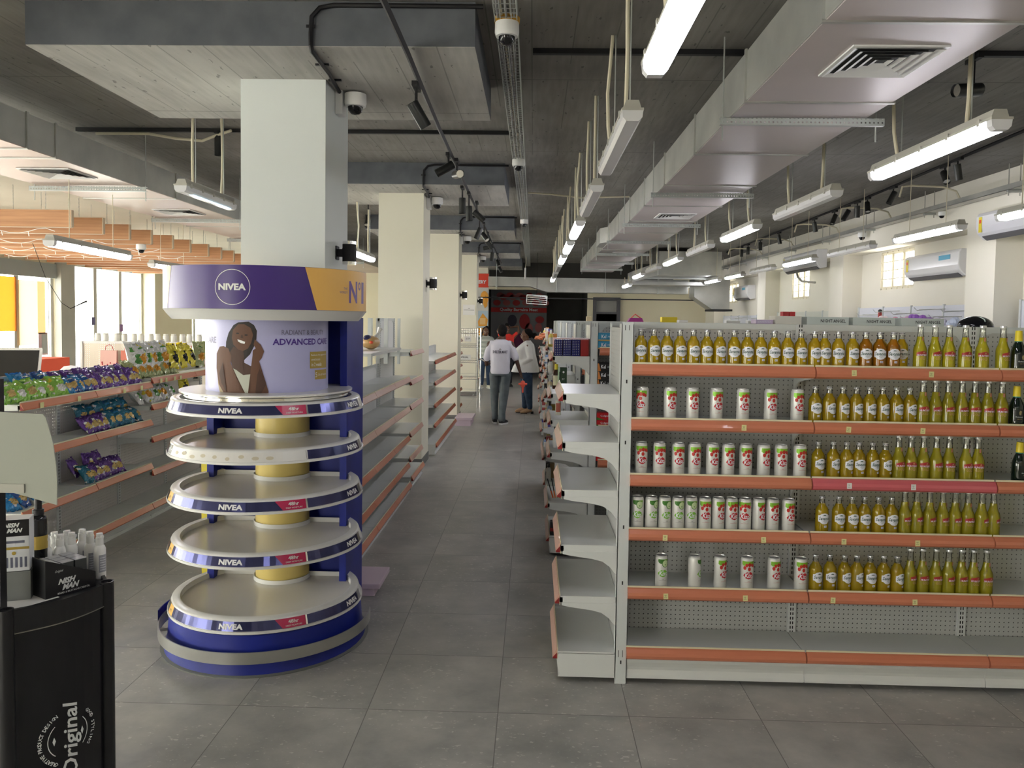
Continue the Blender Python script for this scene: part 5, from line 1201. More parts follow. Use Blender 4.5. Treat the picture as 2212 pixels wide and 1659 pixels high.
for i, (x, w, h, c, lb) in enumerate(gb):
    t = thing('gift_bag', lb, 'gift bag', (x, 9.44, 1.36-h)); m = mat('gift_%d' % i, c, .6)
    mb = MB(); mb.prism([(-.03, 0), (.03, 0), (.012, h), (-.012, h)], -w/2, w/2, 'x', m); mb.build('bag_body', t, world=False)
    mb = MB(); mb.tube([(-w*.25, -.0, h), (-w*.2, 0, h+.05), (0, 0, h+.07), (w*.2, 0, h+.05), (w*.25, 0, h)], .004, mat('ribbon_red', (.5, .03, .05), .5), 5)
    mb.tube([(0, 0, h+.065), (0, .06, h+.065)], .003, STEEL, 5); mb.build('handle', t, world=False)
    mb = MB()
    if i == 2:
        for q in range(9): mb.box(-w/2-.001, w/2+.001, -.0325+.0019*q, .001, .012+.031*q, .024+.031*q, LABW)
    else:
        for q in range(12): mb.ell((random.uniform(-w*.4, w*.4), -.024, random.uniform(.02, h*.5)), (.009, .006, .009), mat('ribbon_red', (.5, .03, .05), .5), 8, 5)
    mb.build('bag_print', t, world=False)
# ---- checkout with till screens
t = thing('checkout_counter', 'checkout counter behind the snack shelving', 'counter', (-4.75, 7.2, 0))
mb = MB(); mb.box(-5.1, -4.3, 5.2, 8.9, 0, .88, mat('counter_grey', (.42, .40, .38), .5)); mb.build('counter_body', t, bevel=.01)
mb = MB(); mb.box(-5.15, -4.25, 5.15, 8.95, .88, .92, mat('counter_top', (.25, .22, .20), .4)); mb.build('counter_top', t, bevel=.006)
def till(label, x, y, z0, s, rz, c=(.72, .70, .64)):
    t = thing('till_screen', label, 'till', (x, y, z0), None, rz); m = mat('till_cream', c, .5)
    mb = MB(); mb.box(-.09*s, .09*s, -.08*s, .08*s, 0, .02, m); mb.box(-.03*s, .03*s, -.02, .03, .02, .20*s, m); mb.build('stand', t, world=False)
    tf = Matrix.Translation((0, 0, .20*s)) @ Matrix.Rotation(-.45, 4, 'X')
    mb = MB(); mb.box(-.17*s, .17*s, .0, .03, -.02, .24*s, m, tf); mb.build('screen_housing', t, world=False, bevel=.006)
    mb = MB(); mb.box(-.155*s, .155*s, -.003, .0, 0, .22*s, mat('screen_dark', (.03, .03, .028), .25), tf); mb.build('screen', t, world=False)
till('cream till with a dark tilted screen at the left edge of the photo', -4.70, 6.95, .92, 1.35, .35)
till('small dark tilted till screen behind the chip bags, left one', -3.98, 7.95, .92, 1.0, .2); till('small dark tilted till screen behind the chip bags, right one', -3.76, 8.35, .92, 1.0, .2)
tag(MB().box(-4.2, -3.68, 7.7, 8.6, 0, .92, MATS['counter_grey']).build('side_counter'), 'short counter under the two small tills behind the chips', 'counter')
t = thing('red_counter', 'red checkout screen panel by the shop window', 'counter', (-6.0, 9.8, 0)); RC = mat('red_panel', (.80, .10, .04), .4)
mb = MB(); mb.box(-6.9, -5.95, 9.9, 9.96, 0, 1.24, RC); mb.box(-6.01, -5.95, 9.0, 9.9, 0, 1.24, RC); mb.build('red_panel', t)
mb = MB(); mb.box(-6.9, -6.05, 9.2, 9.9, 0, .9, MATS['counter_grey']); mb.build('counter_body', t)
mb = MB(); mb.lathe([(.10, 0), (.10, .14), (.09, .19), (.06, .22), (0, .23)], (-4.38, 7.35, .92+.16), mat('lamp_white', (.78, .78, .74), .4), 20); mb.lathe([(.05, 0), (.05, .17)], (-4.38, 7.35, .92), WHITE, 12); tag(mb.build('rounded_sign', smooth=True), 'white rounded scanner hood beside the cream till', 'scanner')
# ---- goods near the first aisle bays
t = thing('bread_loaf', 'wrapped bread loaf on the shelf right of the round stand', 'bread', (-1.56, 7.55, 1.50))
mb = MB(); mb.ell((-1.56, 7.55, 1.565), (.085, .13, .065), mat('bread_wrap', (.60, .38, .16), .3), 16, 10); mb.build('loaf', t, smooth=True)
mb = MB(); mb.ell((-1.58, 7.48, 1.61), (.04, .05, .03), mat('bread_navy', (.03, .03, .10), .3), 10, 6); mb.ell((-1.53, 7.42, 1.57), (.02, .02, .015), RC, 8, 5); mb.build('wrapper_print', t)
mb = MB(); mb.tube([(-1.54, 7.62, 1.60), (-1.52, 7.68, 1.65), (-1.50, 7.70, 1.70)], [.02, .012, .028], PAL, 7); mb.build('twisted_end', t)
t = thing('raised_shelf', 'raised white shelf right of the round stand carrying a bread loaf', 'shelf', (-1.6, 7.2, 1.33))
mb = MB(); mb.box(-1.70, -1.36, 6.6, 8.1, 1.475, 1.50, SHELF); mb.build('shelf', t)
mb = MB(); mb.box(-1.70, -1.66, 8.06, 8.12, 0, 1.80, SHELFM); mb.box(-1.54, -1.50, 8.10, 8.135, 1.33, 1.80, SHELFM); mb.box(-1.40, -1.375, 8.10, 8.135, 1.33, 1.80, SHELFM); mb.build('upright', t)
mb = bracket_mb(0, 0, .34); mb.build('bracket', t, world=False).location = (.24-.34, .86, .145)

# ---- wire rack, white posts
t = thing('wire_rack', 'chrome wire bread rack beyond the third column', 'rack', (-1.4, 15.9, 0))
ZR = [.30, .62, .95, 1.25, 1.52]
for x in (-1.72, -1.08):
    for y in (15.4, 16.3): mb = MB(); mb.tube([(x, y, 0), (x, y, 1.62)], .014, CHROME, 8); mb.build('post', t)
for z in ZR:
    mb = MB()
    for i in range(15): x = -1.72+.64*i/14; mb.tube([(x, 15.4, z), (x, 16.3, z)], .003, CHROME, 4)
    for y in (15.4, 16.3): mb.tube([(-1.72, y, z), (-1.08, y, z)], .005, CHROME, 4); mb.tube([(-1.72, y, z+.05), (-1.08, y, z+.05)], .004, CHROME, 4)
    mb.build('wire_shelf', t)
mb = MB()
for i in range(16): x = -1.72+.64*i/15; mb.tube([(x, 15.4, 1.45), (x, 15.4, 1.62)], .003, CHROME, 4)
mb.tube([(-1.72, 15.4, 1.62), (-1.08, 15.4, 1.62)], .005, CHROME, 4); mb.build('back_fence', t)
for i, (x, z, w, s, lb) in enumerate(((-1.27, 1.42, .13, '¢2.50', 'upper white price card on the wire rack'), (-1.33, 1.06, .24, 'SPECIAL', 'wide white card in the middle of the wire rack'), (-1.50, .665, .14, '', 'small white card low on the wire rack'))):
    t = thing('price_card', lb, 'card', (x, 15.36, z)); mb = MB(); mb.box(-w/2, w/2, -.002, 0, -.05, .05, WHITEP); mb.build('card', t, world=False)
    if s: mb = MB(); print_on(mb, text_geo(s, bold=.02, res=1), INK, on_plane((0, -.003, 0), (1, 0, 0), (0, 0, 1)), None, (0, 0), w=w*.6); mb.build('printed_text', t, world=False, recalc=False)
# copper rail ends of the small rack shelving at the third column
bay_x('empty shelving bay just beyond the third column', -1.25, 14.5, [(1.42, .25), (1.18, .25), (.95, .25), (.72, .25), (.50, .25), (.2, .25)], 1.55, .1, GD, .35, panel=mat('solid_back', (.72, .73, .72), .4), post='LR', w=.45, top=False, deck=False)
# ================================================================== ON THE COLUMNS
DOME = mat('dome_black', (.01, .01, .012), .06)
def dome(label, p, s=1., collar=None, mount='bracket'):
    t = thing('dome_camera', label, 'security camera', p)
    mb = MB(); mb.lathe([(.045*s, .055*s), (.062*s, .05*s), (.064*s, .0), (.058*s, -.02*s), (.045*s, -.022*s)], (0, 0, 0), WHITE, 24); mb.build('camera_body', t, smooth=True, world=False)
    mb = MB(); mb.lathe([(.044*s, -.02*s), (.040*s, -.045*s), (.024*s, -.062*s), (0, -.067*s)], (0, 0, 0), DOME, 20); mb.build('dome', t, smooth=True, world=False)
    if collar: mb = MB(); mb.lathe([(.066*s, .05*s), (.068*s, .075*s), (.05*s, .078*s)], (0, 0, 0), collar, 24); mb.build('collar', t, smooth=True, world=False)
    return t
for k in range(4):
    yc = 5.0+4.45*k; s = 1.0
    t = dome('white dome camera on the right side of the %s column' % ORD[k], (-1.205, yc+.28, 3.225), 1.15)
    mb = MB(); mb.box(-.065, .0, -.02, .02, -.0, .05, WHITE); mb.box(-.122, -.075, -.05, .05, -.08, .075, WHITE); mb.build('junction_box', t, world=False)
    mb = MB(); y0 = 4.4+4.45*k-.012
    pts = [(-.30, y0-.004, 3.51), (-1.12, y0-.004, 3.515), (-1.20, y0-.004, 3.50), (-1.245, y0-.004, 3.45), (-1.25, y0-.004, 3.36), (-1.25, y0-.002, 3.30), (-1.26, y0+.05, 3.285), (-1.27, y0+.45, 3.285), (-1.30, y0+.85, 3.285), (-1.305, y0+.90, 3.26)]
    mb.tube(pts, .013, BLACK, 7)
    for q in (3.40,): mb.box(-1.275, -1.225, y0-.008, y0, q-.008, q+.008, BLACK)
    for yy in (.3, .6): mb.box(-1.31, -1.23, y0+yy, y0+yy+.015, 3.285, 3.298, BLACK)
    tag(mb.build('black_conduit', smooth=True), 'black conduit running over the %s ceiling drop to the column camera' % ORD[k], 'conduit', 'black conduits to the column cameras')
    t = thing('wall_sconce', 'black up-down lamp on the right side of the %s column' % ORD[k], 'wall lamp', (-1.245, yc+.30, 2.235), 'black lamps on the columns')
    mb = MB(); mb.lathe([(.044, -.058), (.046, -.058), (.046, .058), (.044, .058)], (0, 0, 0), BLACKM, 22); mb.build('lamp_body', t, smooth=True, world=False)
    for s_ in (-1, 1):
        mb = MB(); mb.lathe([(.0455, s_*.058), (.0455, s_*.078), (.03, s_*.078)], (0, 0, 0), CHROME, 22); mb.build('lens_ring', t, world=False)
    mb = MB(); mb.box(-.084, -.035, -.022, .022, -.025, .025, BLACKM); mb.box(-.085, -.078, -.04, .04, -.045, .045, BLACKM); mb.lathe([(.048, -.028), (.048, .030)], (0, 0, 0), BLACKM, 20); mb.build('wall_bracket', t, world=False)
OC = mat('collar_orange', (.60, .33, .05), .5)
dome('large white dome camera with an orange collar under the cable tray, nearest the camera', (-.17, 4.40, 3.375), 1.05, OC)
dome('white dome camera under the cable tray beyond the first ceiling drop', (-.175, 8.1, 3.385), 1.05); dome('white dome camera under the cable tray near the third ceiling drop', (-.175, 12.9, 3.385), 1.05)
dome('white dome camera on the upper right wall', (5.10, 12.5, 3.19), 1.0); dome('second white sensor dome on the upper right wall, nearer the camera', (5.10, 10.1, 3.20), .7)
dome('small white dome camera under the wooden baffles', (-5.25, 10.44, 2.685), 1.0)
t = thing('paper_notice', 'white printed paper taped to the fourth column', 'notice', (-1.50, 18.34, 2.02)); mb = MB(); mb.box(-.14, .14, -.002, 0, -.12, .12, WHITEP); mb.build('paper', t, world=False)
mb = MB(); f = on_plane((0, -.003, 0), (1, 0, 0), (0, 0, 1)); rect(mb, -.02, .02, .03, .036, INK, f); rect(mb, -.12, .12, -.01, -.002, INK, f); mb.build('printed_text', t, world=False, recalc=False)
# banners
t = thing('bakery_banner', 'tall red BAKERY banner with bread pictures on the fifth column', 'banner', (-1.6, 22.75, 1.4))
mb = MB(); mb.box(-1.88, -1.30, 22.74, 22.76, 1.35, 3.12, mat('banner_white', (.62, .62, .60), .5)); mb.build('banner_sheet', t)
mb = MB(); f = on_plane((0, 22.735, 0), (1, 0, 0), (0, 0, 1)); g_ = on_plane((0, 22.73, 0), (1, 0, 0), (0, 0, 1)); h_ = on_plane((0, 22.725, 0), (1, 0, 0), (0, 0, 1)); BR = mat('banner_red', (.75, .06, .03), .5); BO = mat('bread_orange', (.75, .35, .05), .5); BT = mat('bread_tan', (.78, .52, .22), .5)
rect(mb, -1.88, -1.30, 2.72, 3.12, BR, f); print_on(mb, text_geo('BAKERY', bold=.04), LABW, g_, None, (-1.60, 2.88), w=.46, h=.10)
poly(mb, ellipse_pts(-1.42, 2.42, .12, .20, 18), BO, g_); poly(mb, [(-1.40, 2.5), (-1.34, 2.45), (-1.33, 2.2), (-1.40, 2.12), (-1.44, 2.2)], ORG, h_); rect(mb, -1.88, -1.30, 1.35, 2.05, mat('banner_sky', (.45, .58, .68), .5), f)
poly(mb, [(-1.60, 1.75), (-1.46, 1.98), (-1.31, 1.80), (-1.34, 1.62), (-1.58, 1.60)], BO, g_); rect(mb, -1.54, -1.38, 1.66, 1.84, BT, h_); rect(mb, -1.88, -1.30, 1.35, 1.56, BO, g_); poly(mb, ellipse_pts(-1.72, 2.3, .10, .22, 16), BT, g_)
mb.build('printed_pictures', t, recalc=False)
t = thing('meat_banner', 'dim red banner reading Quality Bargains Meat on the far wall', 'banner', (-.5, 26.9, 1.0))
mb = MB(); mb.box(-1.45, .45, 26.93, 26.95, .35, 2.88, mat('banner_grey', (.30, .30, .31), .6)); mb.build('banner_sheet', t)
mb = MB(); f = on_plane((0, 26.92, 0), (1, 0, 0), (0, 0, 1)); g_ = on_plane((0, 26.915, 0), (1, 0, 0), (0, 0, 1)); MR = mat('meat_red', (.50, .03, .03), .5); MP = mat('meat_pink', (.55, .16, .16), .5)
rect(mb, -1.45, .45, 2.06, 2.22, mat('banner_red2', (.60, .025, .02), .5), f); print_on(mb, text_geo('Quality Bargains Meat', bold=.03), LABW, g_, None, (-.50, 2.14), w=1.30, h=.13)
for i in range(16): poly(mb, ellipse_pts(-1.25+.11*i, 2.38+.12*math.sin(i*2.1)+.15*(i % 3), .13, .10, 12), (MR, MP)[i % 2], g_)
for a, b, rx, rz, m in ((-.72, 1.78, .16, .20, mat('meat_dark', (.05, .04, .07), .5)), (-.30, 1.75, .18, .26, MR), (-.15, 1.5, .14, .2, MP), (.22, 1.82, .15, .12, MR), (.18, 1.55, .12, .16, MP), (-.5, 1.1, .2, .25, mat('meat_violet', (.22, .03, .12), .5))): poly(mb, ellipse_pts(a, b, rx, rz, 16), m, g_)
mb.build('printed_pictures', t, recalc=False)
t = thing('hanging_air_curtain', 'white framed louvred unit hanging before the meat banner', 'ceiling unit', (.1, 20.4, 2.2))
mb = MB(); tf = Matrix.Translation((.08, 20.4, 2.33)) @ Matrix.Rotation(.05, 4, 'Y')
for a, b, c, d in ((-.27, .27, .10, .12), (-.27, .27, -.12, -.10), (-.27, -.25, -.12, .12), (.25, .27, -.12, .12)): mb.box(a, b, -.1, .1, c, d, WHITE, tf)
for z in (-.06, -.01, .04, .075): mb.box(-.25, .25, -.09, .09, z, z+.012, CHROME, tf)
mb.build('louvre_frame', t); mb = MB(); mb.tube([(.08, 20.4, 2.44), (.08, 20.4, ZC)], .006, BLACK, 5); mb.build('rod', t)
mb = MB(); mb.box(-1.9, 5.1, 20.9, 20.93, 2.37, 2.40, BLACK); tag(mb.build('black_pipe'), 'thin black pipe crossing the far end of the shop', 'pipe')
# door at the back
fr = MB(); DG = mat('door_frame_grey', (.10, .10, .11), .5)
fr.box(1.80, 1.90, 23.9, 24.1, 0, 2.52, DG); fr.box(2.52, 2.62, 23.9, 24.1, 0, 2.52, DG); fr.box(1.90, 2.52, 23.9, 24.1, 2.42, 2.52, DG); fr.box(1.90, 2.52, 23.9, 24.1, 2.02, 2.08, DG)
o = struct(fr, 'door_2'); mb = MB(); mb.box(1.90, 2.52, 24.0, 24.01, 2.08, 2.42, mat('frosted_fanlight', (.34, .34, .32), .5)); mb.build('fanlight', o)
# ================================================================== RIGHT WALL
t = thing('wall_cable_tray', 'galvanised cable tray hung along the top of the right wall', 'cable tray', (5.05, 2, 3.27))
mb = MB(); mb.box(5.02, 5.16, 3, 23, 3.262, 3.266, GALV); mb.box(5.02, 5.024, 3, 23, 3.262, 3.32, GALV); mb.box(5.156, 5.16, 3, 23, 3.262, 3.32, GALV)
mb.build('tray', t)
y = 5.0
while y < 22: 
    mb = MB(); mb.tube([(5.03, y, ZC), (5.03, y, 3.2)], .006, LAMPG, 5); mb.tube([(5.15, y, ZC), (5.15, y, 3.2)], .006, LAMPG, 5); mb.box(5.02, 5.17, y-.015, y+.015, 3.235, 3.26, STEEL); mb.build('hanger', t); y += 1.8
for i, y in enumerate((9.4, 11.2, 13.1, 15.4, 17.5)):
    cable('bent_conduit', 'cream conduit bent from the lamp row to the right wall, %s from the camera' % ORD[i], [(4.25, y, 3.3), (4.28, y, 3.42), (4.4, y+.02, 3.44), (4.8, y+.1, 3.44), (4.98, y+.15, 3.40), (5.05, y+.2, 3.32)], .012, CONDUIT, 'conduit')
cable('ceiling_conduit', 'cream conduit looping across the ceiling from the tray to the long duct', [(-.1, 10.6, 3.5), (.2, 10.6, 3.48), (.6, 10.6, 3.44), (.9, 10.6, 3.45), (1.25, 10.6, 3.46)], .012, CONDUIT, 'conduit')
cable('ceiling_conduit', 'cream conduit under the black track above the left duct', [(-4.1, 7.32, 3.48), (-3.6, 7.32, 3.48), (-3.35, 7.32, 3.44), (-3.1, 7.32, 3.42), (-2.95, 7.30, 3.47), (-2.80, 7.25, 3.50)], .013, CONDUIT, 'conduit')
ACW = mat('ac_white', (.78, .78, .80), .18); BL = mat('sticker_blue', (.05, .35, .55), .4)
def ac(label, x, y0, y1, z0, z1, d, sticker='y', m=ACW):
    t = thing('air_conditioner', label, 'air conditioner', (x, (y0+y1)/2, z0)); h = z1-z0
    mb = MB(); mb.prism([(x, z0+.02), (x-d*.55, z0), (x-d*.9, z0+.07), (x-d, z0+.14), (x-d*.97, z1-.04), (x-d*.85, z1), (x, z1)], y0, y1, 'y', m); mb.build('casing', t, bevel=.012)
    mb = MB(); mb.prism([(x-d*.50, z0-.001), (x-d*.80, z0+.040), (x-d*.82, z0+.032), (x-d*.55, z0-.010)], y0+.08, y1-.08, 'y', mat('ac_louvre', (.10, .10, .11), .4)); mb.build('louvre', t)
    mb = MB(); e = x-d-.002
    mb.box(e, e+.003, y1-.13, y1-.07, z1-.22, z1-.05, mat('energy_label', (.80, .66, .05), .5)); mb.box(e-.001, e+.003, y1-.12, y1-.08, z1-.12, z1-.08, RC)
    if sticker == 'b': mb.box(e, e+.003, y0+.2, y0+.48, z1-.12, z1-.06, BL)
    mb.build('sticker', t)
ac('large cream-lit air conditioner at the right edge above the wall shelves', 5.2, 7.6, 9.15, 2.78, 3.08, .20, 'y')
ac('white air conditioner with a blue sticker beside the nearest barred window', XR, 10.05, 11.5, 2.44, 2.78, .22, 'b')
ac('white air conditioner on the upper band above the second barred window', 5.2, 14.2, 16.1, 2.80, 3.14, .20, 'y')
ac('small white air conditioner beside the farthest barred window', XR, 19.8, 21.2, 2.40, 2.76, .22, 'b')
cable('ac_pipe', 'grey bent pipe end sticking out above the second barred window', [(5.12, 15.6, 2.83), (5.05, 15.3, 2.70), (5.0, 14.9, 2.60), (5.1, 14.5, 2.56)], .022, LAMPG, 'pipe')
def hookpanel(label, y0, y1, z1, m, goods, hooks):
    t = thing('wall_shelving', label, 'shelving', (XR-.05, y0, 0))
    mb = MB(); mb.box(XR-.06, XR-.05, y0, y1, .1, z1, m); mb.build('back_panel', t)
    n = max(1, round((y1-y0)/.9))
    for j in range(n+1): yy = y0+(y1-y0)*j/n; mb = MB(); mb.box(XR-.075, XR-.045, yy-.015, yy+.015, 0, z1+.015, SHELFM); mb.build('upright', t)
    mb = MB(); mb.box(XR-.40, XR-.06, y0, y1, .12, .15, SHELF); mb.build('base_deck', t)
    for a, b in hooks:
        mb = MB(); mb.tube([(XR-.06, a, b), (XR-.30, a, b-.02), (XR-.34, a, b+.02)], .004, STEEL, 5); mb.tube([(XR-.10, a-.35, b), (XR-.10, a+.35, b)], .005, STEEL, 5); mb.build('hook_rail', t)
    return t
PAN = mat('wall_panel_white', (.66, .68, .74), .5)
hookpanel('white wall shelving with long hooks behind the pale cartons', 9.75, 13.4, 2.08, PAN, None, [(10.2, 2.0), (10.9, 2.03), (11.6, 1.98), (12.2, 2.02), (12.8, 1.97), (10.5, 1.93), (11.3, 1.92)])
hookpanel('white wall shelving at the far right edge of the photo', 5.7, 9.0, 2.10, PAN, None, [])
hookpanel('plain white wall shelving in the bay below the second barred window', 14.15, 17.8, 2.05, mat('wall_panel_plain', (.66, .67, .60), .5), None, [])
hookpanel('lilac wall shelving in the farthest window bay', 18.6, 22.8, 2.0, PAN, None, [(19.4, 1.93), (20.2, 1.96), (21.0, 1.93)])
for i, (y, z, c, s) in enumerate(((10.4, 1.86, (.62, .60, .72), .09), (10.75, 1.88, (.32, .12, .55), .08), (11.05, 1.90, (.35, .15, .60), .07), (11.35, 1.88, (.66, .45, .62), .08), (11.7, 1.86, (.60, .30, .40), .08), (12.05, 1.86, (.72, .62, .66), .07), (10.1, 1.84, (.55, .62, .78), .09))):
    mb = MB(); random.seed(i)
    for q in range(5): mb.ell((5.28+random.uniform(-.04, .04), y+random.uniform(-s, s)*.8, z+random.uniform(-.05, .05)), (.05, s*.7, s*.6), mat('toy_%d' % i, c, .4), 8, 5)
    tag(mb.build('plastic_pack'), '%s plastic pack of toys on the right wall hooks, %s from the right' % (('pale lilac', 'violet', 'deep violet', 'pink', 'rose', 'pale pink', 'pale blue')[i], ORD[[6, 0, 1, 2, 3, 4, 5].index(i)] if i else 'second'), 'toy pack', 'packs on the right wall hooks')
mb = MB(); mb.box(5.30, 5.34, 12.25, 12.30, 1.84, 2.0, mat('red_toy', (.4, .06, .05), .4)); mb.ell((5.32, 12.27, 2.02), (.03, .04, .03), BLACK, 8, 6); tag(mb.build('hanging_toy'), 'small red and black toy hanging on the wall hooks', 'toy')

# ================================================================== FOREGROUND BLACK STAND
FX, FY = -1.62, 2.50
t = thing('product_stand', 'black plastic product stand with a white Original emblem, in the left foreground', 'display stand', (FX, FY, 0))
A_, B_ = Vector((-1.582, 2.304)), Vector((-1.42, 2.575)); C_, D_ = Vector((-1.80, 2.93)), Vector((-2.02, 2.52)); ZT = .90
def arc(p, q, b, n=10):
    d = q-p; nn = Vector((d.y, -d.x)).normalized(); return [p+d*i/n+nn*b*math.sin(PI*i/n) for i in range(n+1)]
outline = arc(A_, B_, .035)+arc(B_, C_, .035)[1:]+arc(C_, D_, .035)[1:]+arc(D_, A_, .035)[1:-1]
mb = MB(); mb.prism([(p.x, p.y) for p in outline], .03, ZT-.06, 'z', BLKGLOSS); mb.build('stand_body', t, smooth=False)
cx_, cy_ = sum(p.x for p in outline)/len(outline), sum(p.y for p in outline)/len(outline)
sc = lambda f: [(cx_+(p.x-cx_)*f, cy_+(p.y-cy_)*f) for p in outline]
mb = MB(); o1, i1 = sc(1.02), sc(.97); n = len(o1)
vv = [(x, y, ZT-.075) for x, y in o1]+[(x, y, ZT) for x, y in o1]+[(x, y, ZT) for x, y in i1]+[(x, y, ZT-.02) for x, y in i1]
mb.add(vv, [(k*n+i, k*n+(i+1) % n, (k+1)*n+(i+1) % n, (k+1)*n+i) for k in range(3) for i in range(n)], BLACK); mb.prism(i1, ZT-.056, ZT-.012, 'z', BLACK); mb.build('tray_rim', t)
mb = MB(); v2 = [(x, y, ZT-.0755) for x, y in sc(1.023)]+[(x, y, ZT-.072) for x, y in sc(1.023)]; mb.add(v2, [(i, (i+1) % n, n+(i+1) % n, n+i) for i in range(n)], mat('rim_glint', (.20, .19, .16), .3)); mb.build('rim_glint_strip', t)  # lighter strip paints a glint along the rim edge
for p in (A_, B_, C_, D_):
    mb = MB(); mb.lathe([(.022, .0), (.022, ZT+.005), (.018, ZT+.005), (.018, ZT-.03), (0, ZT-.03)], (p.x, p.y, 0), BLACK, 18); mb.build('corner_tube', t, smooth=True)
# emblem (turned on its side) on the aisle-facing panel
dd = (B_-A_); L_ = dd.length; nn = Vector((dd.y, -dd.x)).normalized()
def panel_pt(off):
    def f(s, z):  # s from 0 (A) to L
        q = min(max(s/L_, 0), 1); b = .035*math.sin(PI*q)+off; p = A_+dd*q+nn*b; return (p.x, p.y, z)
    return f
EMB = mat('emblem_white', (.72, .74, .72), .45)
mb = MB(); pf = panel_pt(.0012); pg = panel_pt(.002); PX, PZ = .165, .47
print_on(mb, text_geo('Original', bold=.018, shear=.25), EMB, pf, .02, (PX+.012, PZ-.03), w=.245, h=.062, rot=PI/2)
def ringarc(r0, r1, a0, a1, n=20):
    pts = [(PX+r0*math.cos(a0+(a1-a0)*i/n), PZ-.02+r0*math.sin(a0+(a1-a0)*i/n)) for i in range(n+1)]+[(PX+r1*math.cos(a1-(a1-a0)*i/n), PZ-.02+r1*math.sin(a1-(a1-a0)*i/n)) for i in range(n+1)]
    for i in range(n): poly(mb, [pts[i], pts[i+1], pts[2*n-i], pts[2*n+1-i]], EMB, pg, None)
ringarc(.062, .0645, 2.3, 4.0); ringarc(.062, .0645, -.75, .75)
def arctext(s, r, a0, a1, size, flip=False):
    for i, ch in enumerate(s):
        if ch == ' ': continue
        a = a0+(a1-a0)*i/(len(s)-1)
        print_on(mb, text_geo(ch, bold=.02, res=1), EMB, pg, .02, (PX+r*math.cos(a), PZ-.02+r*math.sin(a)), h=size, rot=a-(PI/2))
arctext('CREATIVE PRODUCT DESIGN', .086, 4.25, 2.05, .0115); arctext('GOOD STYLING', .086, .75, -.65, .0115)
for a in (-.0, PI): poly(mb, [(PX+.045*math.cos(a), PZ-.02+.014), (PX+.045*math.cos(a)+.005, PZ-.02), (PX+.045*math.cos(a), PZ-.034), (PX+.045*math.cos(a)-.005, PZ-.02)], EMB, pg)
mb.build('emblem', t, recalc=False)
ZS = ZT-.012
# goods on it; +x side direction d, pack faces towards the camera/right
ang = math.atan2(dd.y, dd.x)
def rt(s, w, z=0.): p = A_+dd.normalized()*s-nn*w; return (p.x, p.y, ZS+z)
t = thing('display_tray', 'slanted black NISHMAN tray of beard oil boxes on the black stand', 'display tray', rt(.210, .055)[:2]+(ZS,), None, ang)
mb = MB(); H_ = .125
mb.prism([(-.075, 0), (.085, 0), (.085, .052), (-.075, H_)], -.025, -.022, 'y', BLACK); mb.prism([(-.075, 0), (.085, 0), (.085, .052), (-.075, H_)], .10, .103, 'y', BLACK); mb.box(-.078, -.075, -.025, .103, 0, H_, BLACK); mb.box(-.075, .085, -.022, .10, 0, .003, BLACK)
mb.build('tray_body', t, world=False)
mb = MB(); f = on_plane((0, -.0262, 0), (1, 0, 0), (0, 0, 1)); print_on(mb, text_geo('NISH', bold=.05, shear=.35), EMB, f, None, (-.010, .047), w=.058, h=.019); print_on(mb, text_geo('MAN', bold=.05, shear=.35), EMB, f, None, (.002, .027), w=.056, h=.019)
print_on(mb, text_geo('BEARD & MUSTACHE CARE OIL', bold=.01), EMB, f, None, (.012, .0095), w=.105, h=.006)
print_on(mb, text_geo('Original', shear=.3), EMB, f, None, (-.035, .082), w=.026, h=.010); mb.build('printed_text', t, world=False, recalc=False)
BX = mat('beard_box', (.05, .055, .055), .35); BXT = mat('beard_box_lid', (.42, .43, .46), .3)
for i in range(3):
    for j in range(3):
        p = Vector(rt(.210, .055)[:2]+(ZS,)); R_ = Matrix.Rotation(ang, 3, 'Z'); q = p+R_ @ Vector((-.045+.043*i, .0+.036*j, .004))
        tt = thing('oil_box', 'small silver-lidded box in the slanted tray, %s row, %s from the left' % (ORD[j], ORD[i]), 'box', tuple(q), 'small boxes in the slanted tray', ang)
        mb = MB(); mb.box(-.019, .019, -.016, .016, 0, .098, BX); mb.build('carton', tt, world=False)
        mb = MB(); mb.box(-.0195, .0195, -.0165, .0165, .098, .100, BXT); mb.box(-.010, .010, -.0168, -.0165, .062, .064, EMB); mb.build('lid', tt, world=False)
# white pump bottles
wp = thing('spray_bottle', 'x', 'bottle'); mb = MB(); mb.lathe([(.016, 0), (.0175, .003), (.0175, .085), (.014, .094), (.010, .098)], (0, 0, 0), WHITE, 18); mb.build('bottle_body', wp, smooth=True, world=False)
mb = MB(); mb.lathe([(.0115, .096), (.0115, .118), (.0095, .120), (.0095, .130), (0, .131)], (0, 0, 0), WHITE, 16); mb.box(-.004, .004, -.017, 0, .119, .126, WHITE); mb.build('pump_head', wp, smooth=True, world=False)
mb = MB(); f = on_cyl(0, 0, .0179); rect(mb, -.012, .012, .02, .07, mat('bottle_label_grey', (.35, .36, .40), .5), f, .005)
for q in range(6): rect(mb, -.009, .009, .026+.007*q, .0275+.007*q, LABW, on_cyl(0, 0, .0182), .005)
mb.build('label', wp, world=False, recalc=False)
for i, (s, w) in enumerate(((.350, .10), (.300, .185), (.345, .15), (.265, .195), (.305, .225), (.23, .215), (.27, .24), (.345, .20))):
    p = rt(s, w); place(wp, USED, (p[0], p[1], ZS), (0, 0, ang+.2*math.sin(i*2)), 'white spray bottle on the black stand, %s from the front right' % ORD[i], 'white spray bottles on the black stand', scale=(1.12, 1.12, 1.2))
t = thing('pump_bottle', 'black pump bottle with a gold band behind the slanted tray', 'bottle', rt(.205, .215), None)
